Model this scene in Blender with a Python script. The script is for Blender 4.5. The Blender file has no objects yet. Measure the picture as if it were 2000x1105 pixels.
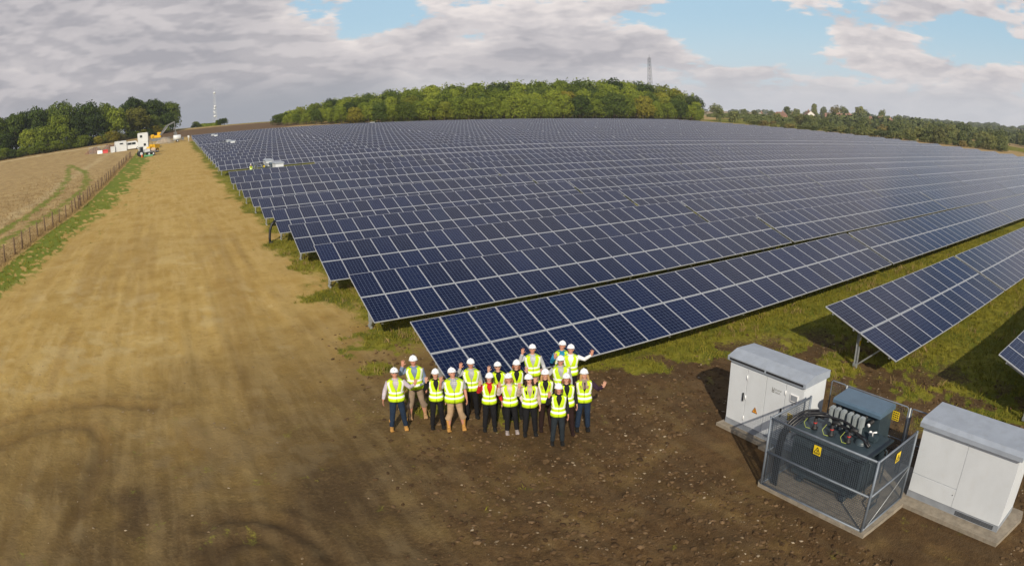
import bpy, bmesh, math, random
import numpy as np
from mathutils import Matrix, Vector, noise as mnoise

rnd = random.Random(7)
nrng = np.random.default_rng(11)
R = math.radians
PI = math.pi
S = bpy.context.scene
COL = S.collection

# ------------------------------------------------------------------ camera
CZ = 8.5185
cd = bpy.data.cameras.new('camera')
cam = bpy.data.objects.new('camera', cd)
COL.objects.link(cam)
S.camera = cam
RT = (0.869696, -0.492741, -0.028901)
UP = (0.115981, 0.147091, 0.982300)
FW = (0.479768, 0.857654, -0.185073)
cam.matrix_world = Matrix(((RT[0], UP[0], -FW[0], 0), (RT[1], UP[1], -FW[1], 0), (RT[2], UP[2], -FW[2], CZ), (0, 0, 0, 1)))
cd.type = 'PANO'
cd.panorama_type = 'FISHEYE_LENS_POLYNOMIAL'     # the wide drone lens bends straight lines
cd.sensor_width = 36
cd.sensor_fit = 'HORIZONTAL'
cd.fisheye_polynomial_k0 = 0
cd.fisheye_polynomial_k1 = -4.23994214e-02
cd.fisheye_polynomial_k2 = -1.46074411e-05
cd.fisheye_polynomial_k3 = -2.83902004e-06
cd.fisheye_polynomial_k4 = -6.50281178e-08
cd.fisheye_fov = 3.14
cd.shift_y = -105.7 / 1105
cd.clip_start = 0.1
cd.clip_end = 20000

# ------------------------------------------------------------------ sky
SUN_EL = R(31)
SUN_DIR = Vector((-0.53 * math.cos(SUN_EL), -0.848 * math.cos(SUN_EL), math.sin(SUN_EL))).normalized()
world = bpy.data.worlds.new("World")
S.world = world
world.use_nodes = True


def N(nt, kind, **kw):
    n = nt.nodes.new(kind)
    ins = kw.pop('ins', {})
    for k, v in kw.items():
        setattr(n, k, v)
    for k, v in ins.items():
        if isinstance(v, bpy.types.NodeSocket):
            nt.links.new(v, n.inputs[k])
        else:
            n.inputs[k].default_value = v
    return n


def math_(nt, op, a, b=0.0, c=0.0, clamp=False):
    n = N(nt, 'ShaderNodeMath', operation=op, use_clamp=clamp, ins={0: a, 1: b, 2: c})
    return n.outputs[0]


def vmath(nt, op, a, b=(0, 0, 0)):
    n = N(nt, 'ShaderNodeVectorMath', operation=op, ins={0: a, 1: b})
    return n.outputs['Value'] if op in ('DOT_PRODUCT', 'LENGTH') else n.outputs[0]


def mixc(nt, f, a, b, mode='MIX'):
    n = N(nt, 'ShaderNodeMix', data_type='RGBA', blend_type=mode, clamp_factor=True)
    for i, v in ((0, f), (6, a), (7, b)):
        if isinstance(v, bpy.types.NodeSocket):
            nt.links.new(v, n.inputs[i])
        elif i == 0:
            n.inputs[i].default_value = v
        else:
            n.inputs[i].default_value = (*v, 1) if len(v) == 3 else v
    return n.outputs[2]


def noise(nt, vec, scale, detail=4, rough=0.55, out=0, dist=0.0, lac=2.0):
    n = N(nt, 'ShaderNodeTexNoise', ins={'Scale': scale, 'Detail': detail, 'Roughness': rough, 'Distortion': dist, 'Lacunarity': lac})
    if vec is not None:
        nt.links.new(vec, n.inputs['Vector'])
    return n.outputs[out]


def sstep(nt, v, a, b, lo=0.0, hi=1.0):
    n = N(nt, 'ShaderNodeMapRange', interpolation_type='SMOOTHSTEP', ins={'Value': v, 'From Min': a, 'From Max': b, 'To Min': lo, 'To Max': hi})
    return n.outputs[0]


def build_sky():
    nt = world.node_tree
    nt.nodes.clear()
    sky = N(nt, 'ShaderNodeTexSky', sky_type='NISHITA', sun_disc=False, sun_elevation=SUN_EL, altitude=100, air_density=1.0, dust_density=1.0, ozone_density=1.0)
    sky.sun_rotation = math.atan2(SUN_DIR.x, SUN_DIR.y)
    d = N(nt, 'ShaderNodeTexCoord').outputs['Generated']
    d = vmath(nt, 'NORMALIZE', d)
    sep = N(nt, 'ShaderNodeSeparateXYZ', ins={0: d})
    z = math_(nt, 'MAXIMUM', sep.outputs[2], 0.0)
    zz = math_(nt, 'ADD', z, 0.16)
    px = math_(nt, 'DIVIDE', sep.outputs[0], zz)
    py = math_(nt, 'DIVIDE', sep.outputs[1], zz)
    p = N(nt, 'ShaderNodeCombineXYZ', ins={0: px, 1: py, 2: 0.0}).outputs[0]

    q3 = vmath(nt, 'MULTIPLY', d, (1.0, 1.0, 3.0))

    def field(dz, det):
        big = noise(nt, p, 0.62, det, 0.5, dist=0.1)
        body = noise(nt, vmath(nt, 'ADD', q3, (2.3, 4.4, dz)), 6.0, det, 0.58, dist=0.2)
        puff = noise(nt, vmath(nt, 'ADD', q3, (7.1, 1.9, dz)), 17.0, det, 0.62)
        return math_(nt, 'ADD', math_(nt, 'ADD', math_(nt, 'MULTIPLY', big, 0.30), math_(nt, 'MULTIPLY', body, 0.44)), math_(nt, 'MULTIPLY', puff, 0.26))
    n1 = field(0.0, 6)
    # the field seen a little higher in the sky: where it thins out the cloud top catches the sun
    n1s = math_(nt, 'SUBTRACT', field(0.0, 2), field(0.035, 2))
    bias = None
    for (dx, dy, dz), r0, r1, amp in GAPS:
        v = Vector((dx, dy, dz)).normalized()
        # bearings and heights are weighed apart: these windows are wide and low
        q = vmath(nt, 'MULTIPLY', vmath(nt, 'SUBTRACT', d, tuple(v)), (1.0, 1.0, 2.4))
        dist = vmath(nt, 'LENGTH', q)
        sp_ = sstep(nt, dist, math.sin(R(r1)), math.sin(R(r0)), 0.0, amp)
        bias = sp_ if bias is None else math_(nt, 'ADD', bias, sp_)
    f = math_(nt, 'ADD', n1, bias)
    low = sstep(nt, z, 0.0, 0.06, 0.05, 0.0)
    f = math_(nt, 'ADD', f, low)
    f = math_(nt, 'ADD', f, sstep(nt, z, 0.25, 0.55, 0.0, -0.07))
    cover = sstep(nt, f, 0.445, 0.500)
    thick = sstep(nt, f, 0.47, 0.64)
    glow = noise(nt, vmath(nt, 'ADD', q3, (5.2, 1.1, 0.0)), 5.0, 6, 0.58)
    lit = math_(nt, 'ADD', sstep(nt, n1s, -0.035, 0.045, 0.0, 0.55), sstep(nt, glow, 0.38, 0.62, 0.0, 0.45))
    light = (9.0, 8.3, 8.0)
    c = mixc(nt, thick, mixc(nt, lit, (5.9, 5.65, 5.9), light), mixc(nt, lit, (4.3, 4.2, 4.55), (6.8, 6.4, 6.5)))
    heavy = sstep(nt, vmath(nt, 'DOT_PRODUCT', d, tuple(Vector((-0.08, 1, 0.05)).normalized())), 0.90, 0.985, 1.0, 0.95)
    c = vmath(nt, 'SCALE', c)
    nt.links.new(heavy, nt.nodes[-1].inputs['Scale'])
    # slate rain haze low in the west, thin white haze low in the east
    west = sstep(nt, vmath(nt, 'DOT_PRODUCT', d, tuple(Vector((0.02, 1, 0.0)).normalized())), 0.91, 0.992)
    lowband = sstep(nt, z, 0.01, 0.075, 1.0, 0.0)
    c = mixc(nt, math_(nt, 'MULTIPLY', west, math_(nt, 'MULTIPLY', lowband, 0.85)), c, (3.4, 3.55, 4.0))
    blue = mixc(nt, sstep(nt, z, 0.16, 0.45, 0.7, 0.0), sky.outputs[0], (4.4, 6.5, 8.0))
    haze = sstep(nt, z, 0.0, 0.065, 0.70, 0.0)
    hz = mixc(nt, west, (7.5, 7.6, 8.0), (3.9, 4.05, 4.5))
    blue = mixc(nt, sstep(nt, z, 0.02, 0.14, 0.6, 0.0), blue, (6.6, 7.5, 8.2))
    cl = mixc(nt, cover, blue, c)
    cl = mixc(nt, haze, cl, hz)
    bg = N(nt, 'ShaderNodeBackground', ins={'Color': cl, 'Strength': 0.1})
    out = N(nt, 'ShaderNodeOutputWorld')
    nt.links.new(bg.outputs[0], out.inputs[0])


# (direction, inner deg, outer deg, amount): minus opens blue sky, plus thickens the cover
GAPS = [((0.26, 0.955, 0.160), 2.5, 8, -0.16), ((0.33, 0.935, 0.140), 2, 6, -0.10), ((0.284, 0.953, 0.109), 1, 5, -0.10),
        ((0.756, 0.646, 0.110), 3, 9, -0.15), ((0.80, 0.595, 0.080), 3, 8, -0.12), ((0.718, 0.683, 0.135), 2, 8, -0.12), ((0.63, 0.765, 0.118), 1, 4, -0.10),
        ((0.93, 0.345, 0.105), 2, 7, -0.12), ((0.86, 0.49, 0.145), 2, 7, -0.08), ((0.90, 0.43, 0.150), 1.5, 5, 0.10), ((0.86, 0.51, 0.112), 1, 5, 0.07),
        ((-0.10, 0.98, 0.12), 18, 34, 0.16), ((0.53, 0.84, 0.11), 9, 20, 0.06), ((0.89, 0.45, 0.080), 2, 9, 0.06), ((0.5, 0.1, 0.85), 15, 35, -0.05), ((0.35, 0.75, 0.62), 14, 30, 0.14), ((0.75, 0.45, 0.5), 12, 26, 0.12)]
build_sky()

sd = bpy.data.lights.new('sun', 'SUN')
sd.energy = 4.7
sd.angle = R(0.5)
sd.color = (1.0, 0.90, 0.74)
sun = bpy.data.objects.new('sun', sd)
COL.objects.link(sun)
sun.rotation_euler = SUN_DIR.to_track_quat('Z', 'Y').to_euler()

S.view_settings.view_transform = 'Standard'
S.view_settings.look = 'None'
S.view_settings.exposure = 0.0
S.view_settings.gamma = 1.0
S.view_settings.use_curve_mapping = False
S.cycles.max_bounces = 6
S.cycles.transparent_max_bounces = 8

# ------------------------------------------------------------------ terrain
def gy(Y):
    Y = np.asarray(Y, float)
    c = np.maximum(Y, 0)
    return (1.306e-4 * np.minimum(c, 75) ** 2 + .01959 * np.clip(c - 75, 0, 137) + .034 * np.clip(c - 212, 0, 108) - .02 * np.clip(c - 320, 0, 350))


def gx(X):
    q = np.maximum(np.asarray(X, float) - 6, 0)
    return -2.28e-4 * np.minimum(q, 54) ** 2 - .0246 * np.clip(q - 54, 0, 780)


def gz(X, Y):
    return gy(Y) + gx(X)


def G(x, y):
    return float(gz(x, y))


# ------------------------------------------------------------------ helpers
def tag(o, label=None, cat=None, group=None, kind=None):
    if label:
        o['label'] = label
    if cat:
        o['category'] = cat
    if group:
        o['group'] = group
    if kind:
        o['kind'] = kind
    return o


def empty(name, loc=(0, 0, 0), rz=0.0, label=None, cat=None, group=None):
    o = bpy.data.objects.new(name, None)
    o.empty_display_size = 0.3
    COL.objects.link(o)
    o.location = loc
    o.rotation_euler = (0, 0, rz)
    return tag(o, label, cat, group)


def link(name, me, parent=None):
    o = bpy.data.objects.new(name, me)
    COL.objects.link(o)
    if parent:
        o.parent = parent
    return o


class MB:
    """collects boxes, tubes, lofts and sheets; build() links them as one mesh object"""

    def __init__(self):
        self.v = []
        self.f = []
        self.fm = []
        self.sm = []

    def add(self, vs, fs, m=0, smooth=False, M=None):
        b = len(self.v)
        if M is not None:
            vs = [tuple(M @ Vector(q)) for q in vs]
        self.v += [tuple(q) for q in vs]
        self.f += [tuple(i + b for i in q) for q in fs]
        self.fm += [m] * len(fs)
        self.sm += [smooth] * len(fs)
        return self

    def box(self, x0, x1, y0, y1, z0, z1, m=0, M=None):
        vs = [(x0, y0, z0), (x1, y0, z0), (x1, y1, z0), (x0, y1, z0), (x0, y0, z1), (x1, y0, z1), (x1, y1, z1), (x0, y1, z1)]
        fs = [(0, 3, 2, 1), (4, 5, 6, 7), (0, 1, 5, 4), (1, 2, 6, 5), (2, 3, 7, 6), (3, 0, 4, 7)]
        return self.add(vs, fs, m, False, M)

    def bbox(self, x0, x1, y0, y1, z0, z1, b=0.01, m=0, M=None):
        """box with bevelled edges"""
        bm = bmesh.new()
        bmesh.ops.create_cube(bm, size=1)
        for v in bm.verts:
            v.co = Vector(((x0 + x1) / 2 + v.co.x * (x1 - x0), (y0 + y1) / 2 + v.co.y * (y1 - y0), (z0 + z1) / 2 + v.co.z * (z1 - z0)))
        bmesh.ops.bevel(bm, geom=bm.edges[:], offset=b, segments=2, affect='EDGES')
        bm.verts.index_update()
        vs = [v.co[:] for v in bm.verts]
        fs = [[v.index for v in f.verts] for f in bm.faces]
        bm.free()
        return self.add(vs, fs, m, False, M)

    def prism(self, poly, h, m=0, M=None):
        """poly in xy extruded from z=0 to h"""
        n = len(poly)
        vs = [(x, y, 0) for x, y in poly] + [(x, y, h) for x, y in poly]
        fs = [tuple(range(n - 1, -1, -1)), tuple(range(n, 2 * n))] + [(i, (i + 1) % n, n + (i + 1) % n, n + i) for i in range(n)]
        return self.add(vs, fs, m, False, M)

    def bar(self, a, b, w, h, m=0):
        """rectangular bar from a to b"""
        a, b = Vector(a), Vector(b)
        d = (b - a)
        L = d.length
        d.normalize()
        u = Vector((0, 0, 1)) if abs(d.z) < .95 else Vector((0, 1, 0))
        s = d.cross(u).normalized()
        t = s.cross(d).normalized()
        M = Matrix((s, d, t)).transposed().to_4x4()
        M.translation = a
        return self.box(-w / 2, w / 2, 0, L, -h / 2, h / 2, m, M)

    def tube(self, pts, rad, n=8, m=0, cap=True, smooth=True, flat=1.0, upv=None):
        """tube along points; rad is a number or a list; flat squashes it along upv"""
        pts = [Vector(p) for p in pts]
        k = len(pts)
        rads = [rad] * k if isinstance(rad, (int, float)) else list(rad)
        vs = []
        prev = None
        for i in range(k):
            d = (pts[min(i + 1, k - 1)] - pts[max(i - 1, 0)]).normalized()
            if prev is None:
                u = upv and Vector(upv) or (Vector((0, 0, 1)) if abs(d.z) < .9 else Vector((0, 1, 0)))
            else:
                u = prev
            u = (u - d * u.dot(d)).normalized()
            prev = u
            s = d.cross(u)
            r = rads[i]
            rx, ry = (r, r * flat) if isinstance(r, (int, float)) else r
            for j in range(n):
                a = 2 * PI * j / n
                vs.append(pts[i] + s * math.cos(a) * rx + u * math.sin(a) * ry)
        fs = [(i * n + j, i * n + (j + 1) % n, (i + 1) * n + (j + 1) % n, (i + 1) * n + j) for i in range(k - 1) for j in range(n)]
        if cap:
            fs += [tuple(range(n - 1, -1, -1)), tuple((k - 1) * n + j for j in range(n))]
        return self.add(vs, fs, m, smooth)

    def ball(self, c, r, seg=12, rings=8, m=0, M=None, zmin=-1.0):
        """ellipsoid, r a number or triple; cut flat below zmin (unit)"""
        rx, ry, rz = (r, r, r) if isinstance(r, (int, float)) else r
        t0 = math.acos(max(-1, zmin))
        vs = []
        for i in range(rings + 1):
            t = t0 * i / rings
            for j in range(seg):
                a = 2 * PI * j / seg
                q = Vector((rx * math.sin(t) * math.cos(a), ry * math.sin(t) * math.sin(a), rz * math.cos(t)))
                vs.append(q)
        if M is not None:
            vs = [M @ q for q in vs]
        vs = [q + Vector(c) for q in vs]
        fs = [(i * seg + j, (i + 1) * seg + j, (i + 1) * seg + (j + 1) % seg, i * seg + (j + 1) % seg) for i in range(rings) for j in range(seg)]
        if zmin > -1:
            fs.append(tuple(rings * seg + j for j in range(seg)))
        return self.add(vs, fs, m, True)

    def loft(self, rings, n=20, m=0, cap=True):
        """rings: (cx, cy, z, a, b) ellipses"""
        vs = []
        for cx, cy, z, a, b in rings:
            for j in range(n):
                t = 2 * PI * j / n
                vs.append((cx + a * math.cos(t), cy + b * math.sin(t), z))
        k = len(rings)
        fs = [(i * n + j, i * n + (j + 1) % n, (i + 1) * n + (j + 1) % n, (i + 1) * n + j) for i in range(k - 1) for j in range(n)]
        if cap:
            fs += [tuple(range(n - 1, -1, -1)), tuple((k - 1) * n + j for j in range(n))]
        return self.add(vs, fs, m, True)

    def mesh(self, name, mats=()):
        me = bpy.data.meshes.new(name)
        me.from_pydata(self.v, [], self.f)
        for mt in (mats if isinstance(mats, (list, tuple)) else [mats]):
            me.materials.append(mt)
        me.polygons.foreach_set('material_index', self.fm)
        me.polygons.foreach_set('use_smooth', self.sm)
        me.validate()
        me.update()
        return me

    def build(self, name, mats, parent=None):
        return link(name, self.mesh(name, mats), parent)


def np_mesh(name, V, F, mat, smooth=False):
    """V (n,3), F (m,k) arrays"""
    me = bpy.data.meshes.new(name)
    k = F.shape[1]
    me.vertices.add(len(V))
    me.vertices.foreach_set('co', np.ascontiguousarray(V, dtype=np.float32).ravel())
    me.loops.add(F.size)
    me.loops.foreach_set('vertex_index', F.astype(np.int32).ravel())
    me.polygons.add(len(F))
    me.polygons.foreach_set('loop_start', np.arange(0, F.size, k, dtype=np.int32))
    me.polygons.foreach_set('use_smooth', np.full(len(F), smooth))
    me.update(calc_edges=True)
    me.materials.append(mat)
    return me


def remesh(mb, voxel, name, mats, parent, smooth_it=2):
    me0 = mb.mesh('raw')
    o0 = bpy.data.objects.new('raw', me0)
    COL.objects.link(o0)
    md = o0.modifiers.new('r', 'REMESH')
    md.mode = 'VOXEL'
    md.voxel_size = voxel
    md.use_smooth_shade = True
    if smooth_it:
        s = o0.modifiers.new('s', 'SMOOTH')
        s.iterations = smooth_it
        s.factor = 0.5
    dg = bpy.context.evaluated_depsgraph_get()
    me = bpy.data.meshes.new_from_object(o0.evaluated_get(dg))
    bpy.data.objects.remove(o0)
    bpy.data.meshes.remove(me0)
    me.name = name
    me.materials.clear()
    for m in (mats if isinstance(mats, (list, tuple)) else [mats]):
        me.materials.append(m)
    return link(name, me, parent)


def copy_tree(o, parent=None):
    c = o.copy()
    COL.objects.link(c)
    c.parent = parent
    for ch in o.children:
        copy_tree(ch, c)
    return c


# numpy value noise
def _hash(ix, iy, seed):
    h = (ix.astype(np.int64) * 374761393 + iy.astype(np.int64) * 668265263 + seed * 974634777) & 0x7fffffff
    h = ((h ^ (h >> 13)) * 1274126177) & 0x7fffffff
    return ((h ^ (h >> 16)) & 0xffff) / 65535.0


def vnoise(x, y, seed=0):
    ix, iy = np.floor(x), np.floor(y)
    fx, fy = x - ix, y - iy
    fx = fx * fx * (3 - 2 * fx)
    fy = fy * fy * (3 - 2 * fy)
    a, b = _hash(ix, iy, seed), _hash(ix + 1, iy, seed)
    c, d = _hash(ix, iy + 1, seed), _hash(ix + 1, iy + 1, seed)
    return (a * (1 - fx) + b * fx) * (1 - fy) + (c * (1 - fx) + d * fx) * fy


def fbm(x, y, seed=0, octv=4, gain=.55):
    s, a, t = 0, 1, 0
    for i in range(octv):
        s = s + a * vnoise(x * 2 ** i + 17.3 * i, y * 2 ** i + 9.1 * i, seed + i)
        t += a
        a *= gain
    return s / t


def ss(a, b, x):
    t = np.clip((x - a) / (b - a), 0, 1)
    return t * t * (3 - 2 * t)


def poly_dist(X, Y, pts):
    d = np.full(X.shape, 1e9)
    for (x0, y0), (x1, y1) in zip(pts[:-1], pts[1:]):
        dx, dy = x1 - x0, y1 - y0
        t = np.clip(((X - x0) * dx + (Y - y0) * dy) / (dx * dx + dy * dy), 0, 1)
        d = np.minimum(d, np.hypot(X - x0 - t * dx, Y - y0 - t * dy))
    return d


# ------------------------------------------------------------------ materials
def new_mat(name):
    m = bpy.data.materials.new(name)
    m.use_nodes = True
    nt = m.node_tree
    nt.nodes.clear()
    out = nt.nodes.new('ShaderNodeOutputMaterial')
    b = nt.nodes.new('ShaderNodeBsdfPrincipled')
    nt.links.new(b.outputs[0], out.inputs[0])
    return m, nt, b


def simple(name, col, rough=0.6, metal=0.0, var=0.12, scale=6.0, bump=0.0, bscale=80, spec=0.4, dirt=None, coat=0.0):
    """plain paint, cloth or metal with a little wear and grime"""
    m, nt, b = new_mat(name)
    tc = N(nt, 'ShaderNodeTexCoord').outputs['Object']
    n1 = noise(nt, tc, scale, 5, 0.6)
    f = sstep(nt, n1, 0.3, 0.7, 1 - var, 1 + var)
    c = vmath(nt, 'SCALE', tuple(col))
    sc = nt.nodes[-1]
    nt.links.new(f, sc.inputs['Scale'])
    if dirt:
        n2 = noise(nt, tc, scale * 2.3, 6, 0.65)
        c = mixc(nt, sstep(nt, n2, 0.5, 0.75, 0, dirt[1]), c, dirt[0])
    nt.links.new(c, b.inputs['Base Color'])
    b.inputs['Roughness'].default_value = rough
    b.inputs['Metallic'].default_value = metal
    b.inputs['Specular IOR Level'].default_value = spec
    b.inputs['Coat Weight'].default_value = coat
    if bump:
        nb = noise(nt, tc, bscale, 3, 0.6)
        bp = N(nt, 'ShaderNodeBump', ins={'Strength': bump, 'Distance': 0.01, 'Height': nb})
        nt.links.new(bp.outputs[0], b.inputs['Normal'])
    return m


M = {}
M['galv'] = simple('galvanised_steel', (0.36, 0.38, 0.39), 0.5, 0.55, 0.15, 9)
M['alu'] = simple('aluminium', (0.56, 0.58, 0.62), 0.42, 0.35, 0.06, 4)
M['white_panel'] = simple('white_cabinet_paint', (0.60, 0.63, 0.66), 0.45, 0, 0.03, 2, dirt=((0.42, 0.38, 0.3), 0.12))
M['cab_roof'] = simple('grey_roof_sheet', (0.30, 0.335, 0.39), 0.55, 0, 0.08, 3, dirt=((0.22, 0.22, 0.2), 0.25))
M['cab_grey'] = simple('grey_plinth', (0.25, 0.27, 0.30), 0.6, 0, 0.1, 4)
M['concrete'] = simple('concrete', (0.25, 0.215, 0.165), 0.9, 0, 0.18, 5, bump=0.4, bscale=60, dirt=((0.16, 0.11, 0.07), 0.55))
M['mesh_steel'] = simple('fence_steel', (0.085, 0.105, 0.13), 0.55, 0.2, 0.12, 8)
M['earth'] = simple('earth_wire', (.35, .42, .08), .6)
M['fence_grey'] = simple('fence_rail', (0.16, 0.185, 0.22), 0.55, 0.25, 0.12, 6)
M['tank'] = simple('transformer_paint', (0.036, 0.054, 0.066), 0.42, 0, 0.12, 5)
M['lv'] = simple('transformer_cover', (0.085, 0.135, 0.19), 0.4, 0, 0.08, 4)
M['bush'] = simple('grey_moulded_plastic', (0.25, 0.28, 0.29), 0.5, 0, 0.06, 8)
M['black'] = simple('black_rubber', (0.012, 0.012, 0.014), 0.38, 0, 0.2, 8)
M['blackp'] = simple('black_plastic', (0.02, 0.02, 0.022), 0.55, 0, 0.2, 8)
M['red'] = simple('red_plastic', (0.45, 0.03, 0.025), 0.5)
M['yellow'] = simple('yellow_sign', (0.75, 0.55, 0.02), 0.5, 0, 0.05)
M['orange'] = simple('orange_sign', (0.80, 0.33, 0.03), 0.5, 0, 0.05)
M['ink'] = simple('sign_ink', (0.03, 0.02, 0.015), 0.6)
M['greyink'] = simple('grey_lettering', (0.20, 0.20, 0.19), 0.6)
M['white'] = simple('white_plastic', (0.82, 0.82, 0.82), 0.3, 0, 0.02, 8)
M['helmet'] = simple('helmet_shell', (0.84, 0.85, 0.87), 0.28, 0, 0.02, 8, coat=0.3)
M['reflect'] = simple('reflective_tape', (0.85, 0.86, 0.82), 0.35, 0, 0.05, 20)
M['glass'] = simple('dark_glass', (0.02, 0.025, 0.03), 0.08, 0, 0.1, 3, spec=0.6)
M['rust'] = simple('weathered_post', (0.13, 0.085, 0.05), 0.9, 0, 0.3, 8, bump=0.5)
M['plant_yellow'] = simple('machine_yellow', (0.72, 0.42, 0.02), 0.4, 0, 0.1, 2, dirt=((0.2, 0.14, 0.07), 0.4))
M['site_white'] = simple('cabin_white', (0.60, 0.62, 0.63), 0.5, 0, 0.04, 1)
M['machine_grey'] = simple('machine_grey', (0.14, 0.145, 0.15), 0.55, 0, 0.15, 2)
M['pale_green'] = simple('green_tarpaulin', (0.10, 0.30, 0.16), 0.6)
M['roof_tile'] = simple('red_roof_tiles', (0.21, 0.12, 0.085), 0.85, 0, 0.15, 0.8)
M['brick'] = simple('house_brick', (0.36, 0.20, 0.13), 0.9, 0, 0.15, 1.0)
M['render_wall'] = simple('white_render', (0.62, 0.60, 0.56), 0.85, 0, 0.05, 1.0)
M['bark'] = simple('bark', (0.09, 0.07, 0.05), 0.95, 0, 0.3, 3, bump=0.6, bscale=20)


def module_material():
    """polycrystalline cells 6 x 10 behind glass; UV in module units, faces of far tables carry many modules"""
    m, nt, b = new_mat('photovoltaic_glass')
    uv = N(nt, 'ShaderNodeUVMap', uv_map='UVMap').outputs[0]
    sep = N(nt, 'ShaderNodeSeparateXYZ', ins={0: uv})
    u, v = sep.outputs[0], sep.outputs[1]
    oi = N(nt, 'ShaderNodeObjectInfo').outputs['Random']
    fl = N(nt, 'ShaderNodeCombineXYZ', ins={0: math_(nt, 'FLOOR', u), 1: math_(nt, 'FLOOR', v), 2: math_(nt, 'MULTIPLY', oi, 91.7)})
    wn = N(nt, 'ShaderNodeTexWhiteNoise', noise_dimensions='3D', ins={0: fl.outputs[0]})
    r1 = wn.outputs[0]
    fu, fv = math_(nt, 'FRACT', u), math_(nt, 'FRACT', v)

    def lines(x, n, w, marg):
        y = math_(nt, 'MULTIPLY', math_(nt, 'SUBTRACT', x, marg), n / (1 - 2 * marg))
        fr = math_(nt, 'FRACT', y)
        a = math_(nt, 'ABSOLUTE', math_(nt, 'SUBTRACT', fr, 0.5))
        return math_(nt, 'GREATER_THAN', a, 0.5 - w)
    lu = lines(fu, 6, 0.030, 0.018)
    lv = lines(fv, 10, 0.020, 0.012)
    grid = math_(nt, 'MAXIMUM', lu, lv)
    # thin busbars run the long way
    yb = math_(nt, 'FRACT', math_(nt, 'MULTIPLY', math_(nt, 'SUBTRACT', fu, 0.018), 18 / 0.964))
    bus = math_(nt, 'LESS_THAN', math_(nt, 'ABSOLUTE', math_(nt, 'SUBTRACT', yb, 0.5)), 0.035)
    cell = N(nt, 'ShaderNodeCombineXYZ', ins={0: math_(nt, 'FLOOR', math_(nt, 'MULTIPLY', u, 6)), 1: math_(nt, 'FLOOR', math_(nt, 'MULTIPLY', v, 10)), 2: oi})
    cw = N(nt, 'ShaderNodeTexWhiteNoise', noise_dimensions='3D', ins={0: cell.outputs[0]}).outputs[0]
    base = mixc(nt, r1, (0.0030, 0.0062, 0.027), (0.0035, 0.0100, 0.046))
    tone = sstep(nt, wn.outputs[1], 0.86, 1.0)
    base = mixc(nt, math_(nt, 'MULTIPLY', tone, 0.7), base, (0.009, 0.026, 0.052))
    base = mixc(nt, math_(nt, 'MULTIPLY', cw, 0.30), base, (0.014, 0.019, 0.046))
    base = mixc(nt, math_(nt, 'MULTIPLY', bus, 0.20), base, (0.09, 0.12, 0.18))
    base = mixc(nt, math_(nt, 'MULTIPLY', grid, 0.85), base, (0.115, 0.145, 0.21))
    nt.links.new(base, b.inputs['Base Color'])
    b.inputs['Roughness'].default_value = 0.17
    b.inputs['IOR'].default_value = 1.35
    b.inputs['Specular IOR Level'].default_value = 0.5
    return m


M['pv'] = module_material()


def foliage_material(name, dark, mid, bright, trans=0.25):
    m, nt, b = new_mat(name)
    g = N(nt, 'ShaderNodeNewGeometry')
    oi = N(nt, 'ShaderNodeObjectInfo').outputs['Random']
    r = g.outputs['Random Per Island']
    pos = N(nt, 'ShaderNodeTexCoord').outputs['Object']
    n1 = noise(nt, pos, 0.45, 3, 0.6)
    f = math_(nt, 'ADD', math_(nt, 'MULTIPLY', r, 0.35), math_(nt, 'MULTIPLY', n1, 0.6))
    f = math_(nt, 'ADD', f, math_(nt, 'MULTIPLY', math_(nt, 'SUBTRACT', oi, 0.5), 0.5))
    c = mixc(nt, sstep(nt, f, 0.1, 0.55), dark, mid)
    c = mixc(nt, sstep(nt, f, 0.5, 0.95), c, bright)
    wn = N(nt, 'ShaderNodeTexWhiteNoise', noise_dimensions='1D', ins={'W': oi}).outputs[0]
    c = mixc(nt, sstep(nt, wn, 0.82, 1.0, 0, 0.45), c, (bright[0] * 1.15, bright[1] * 0.72, bright[2] * 0.8))
    nt.links.new(c, b.inputs['Base Color'])
    b.inputs['Roughness'].default_value = 0.7
    b.inputs['Specular IOR Level'].default_value = 0.15
    if trans:
        tr = N(nt, 'ShaderNodeBsdfTranslucent', ins={'Color': c})
        mx = N(nt, 'ShaderNodeMixShader', ins={0: trans, 1: b.outputs[0], 2: tr.outputs[0]})
        out = [n for n in nt.nodes if n.type == 'OUTPUT_MATERIAL'][0]
        nt.links.new(mx.outputs[0], out.inputs[0])
    return m


M['leaf'] = foliage_material('broadleaf', (0.050, 0.075, 0.010), (0.155, 0.200, 0.021), (0.29, 0.32, 0.034))
M['leaf_dark'] = foliage_material('dark_broadleaf', (0.022, 0.038, 0.009), (0.066, 0.100, 0.016), (0.15, 0.185, 0.028))
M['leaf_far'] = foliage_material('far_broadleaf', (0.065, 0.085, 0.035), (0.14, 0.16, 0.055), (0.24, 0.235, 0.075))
M['blade'] = foliage_material('grass_blades', (0.085, 0.085, 0.012), (0.19, 0.18, 0.022), (0.36, 0.29, 0.055), 0.3)
M['dryblade'] = foliage_material('dry_stalks', (0.22, 0.15, 0.065), (0.38, 0.27, 0.12), (0.52, 0.39, 0.19), 0.35)

# ------------------------------------------------------------------ ground
FENCE = [(-17.2, 20), (-15.8, 36), (-14.9, 46), (-14.35, 52), (-14.0, 57), (-13.4, 63), (-12.3, 71), (-11.7, 84), (-11.2, 101), (-10.9, 130), (-10.6, 165)]
FX = np.array([p[0] for p in FENCE])
FY = np.array([p[1] for p in FENCE])


def fence_x(Y):
    return np.interp(Y, FY, FX)


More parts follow.
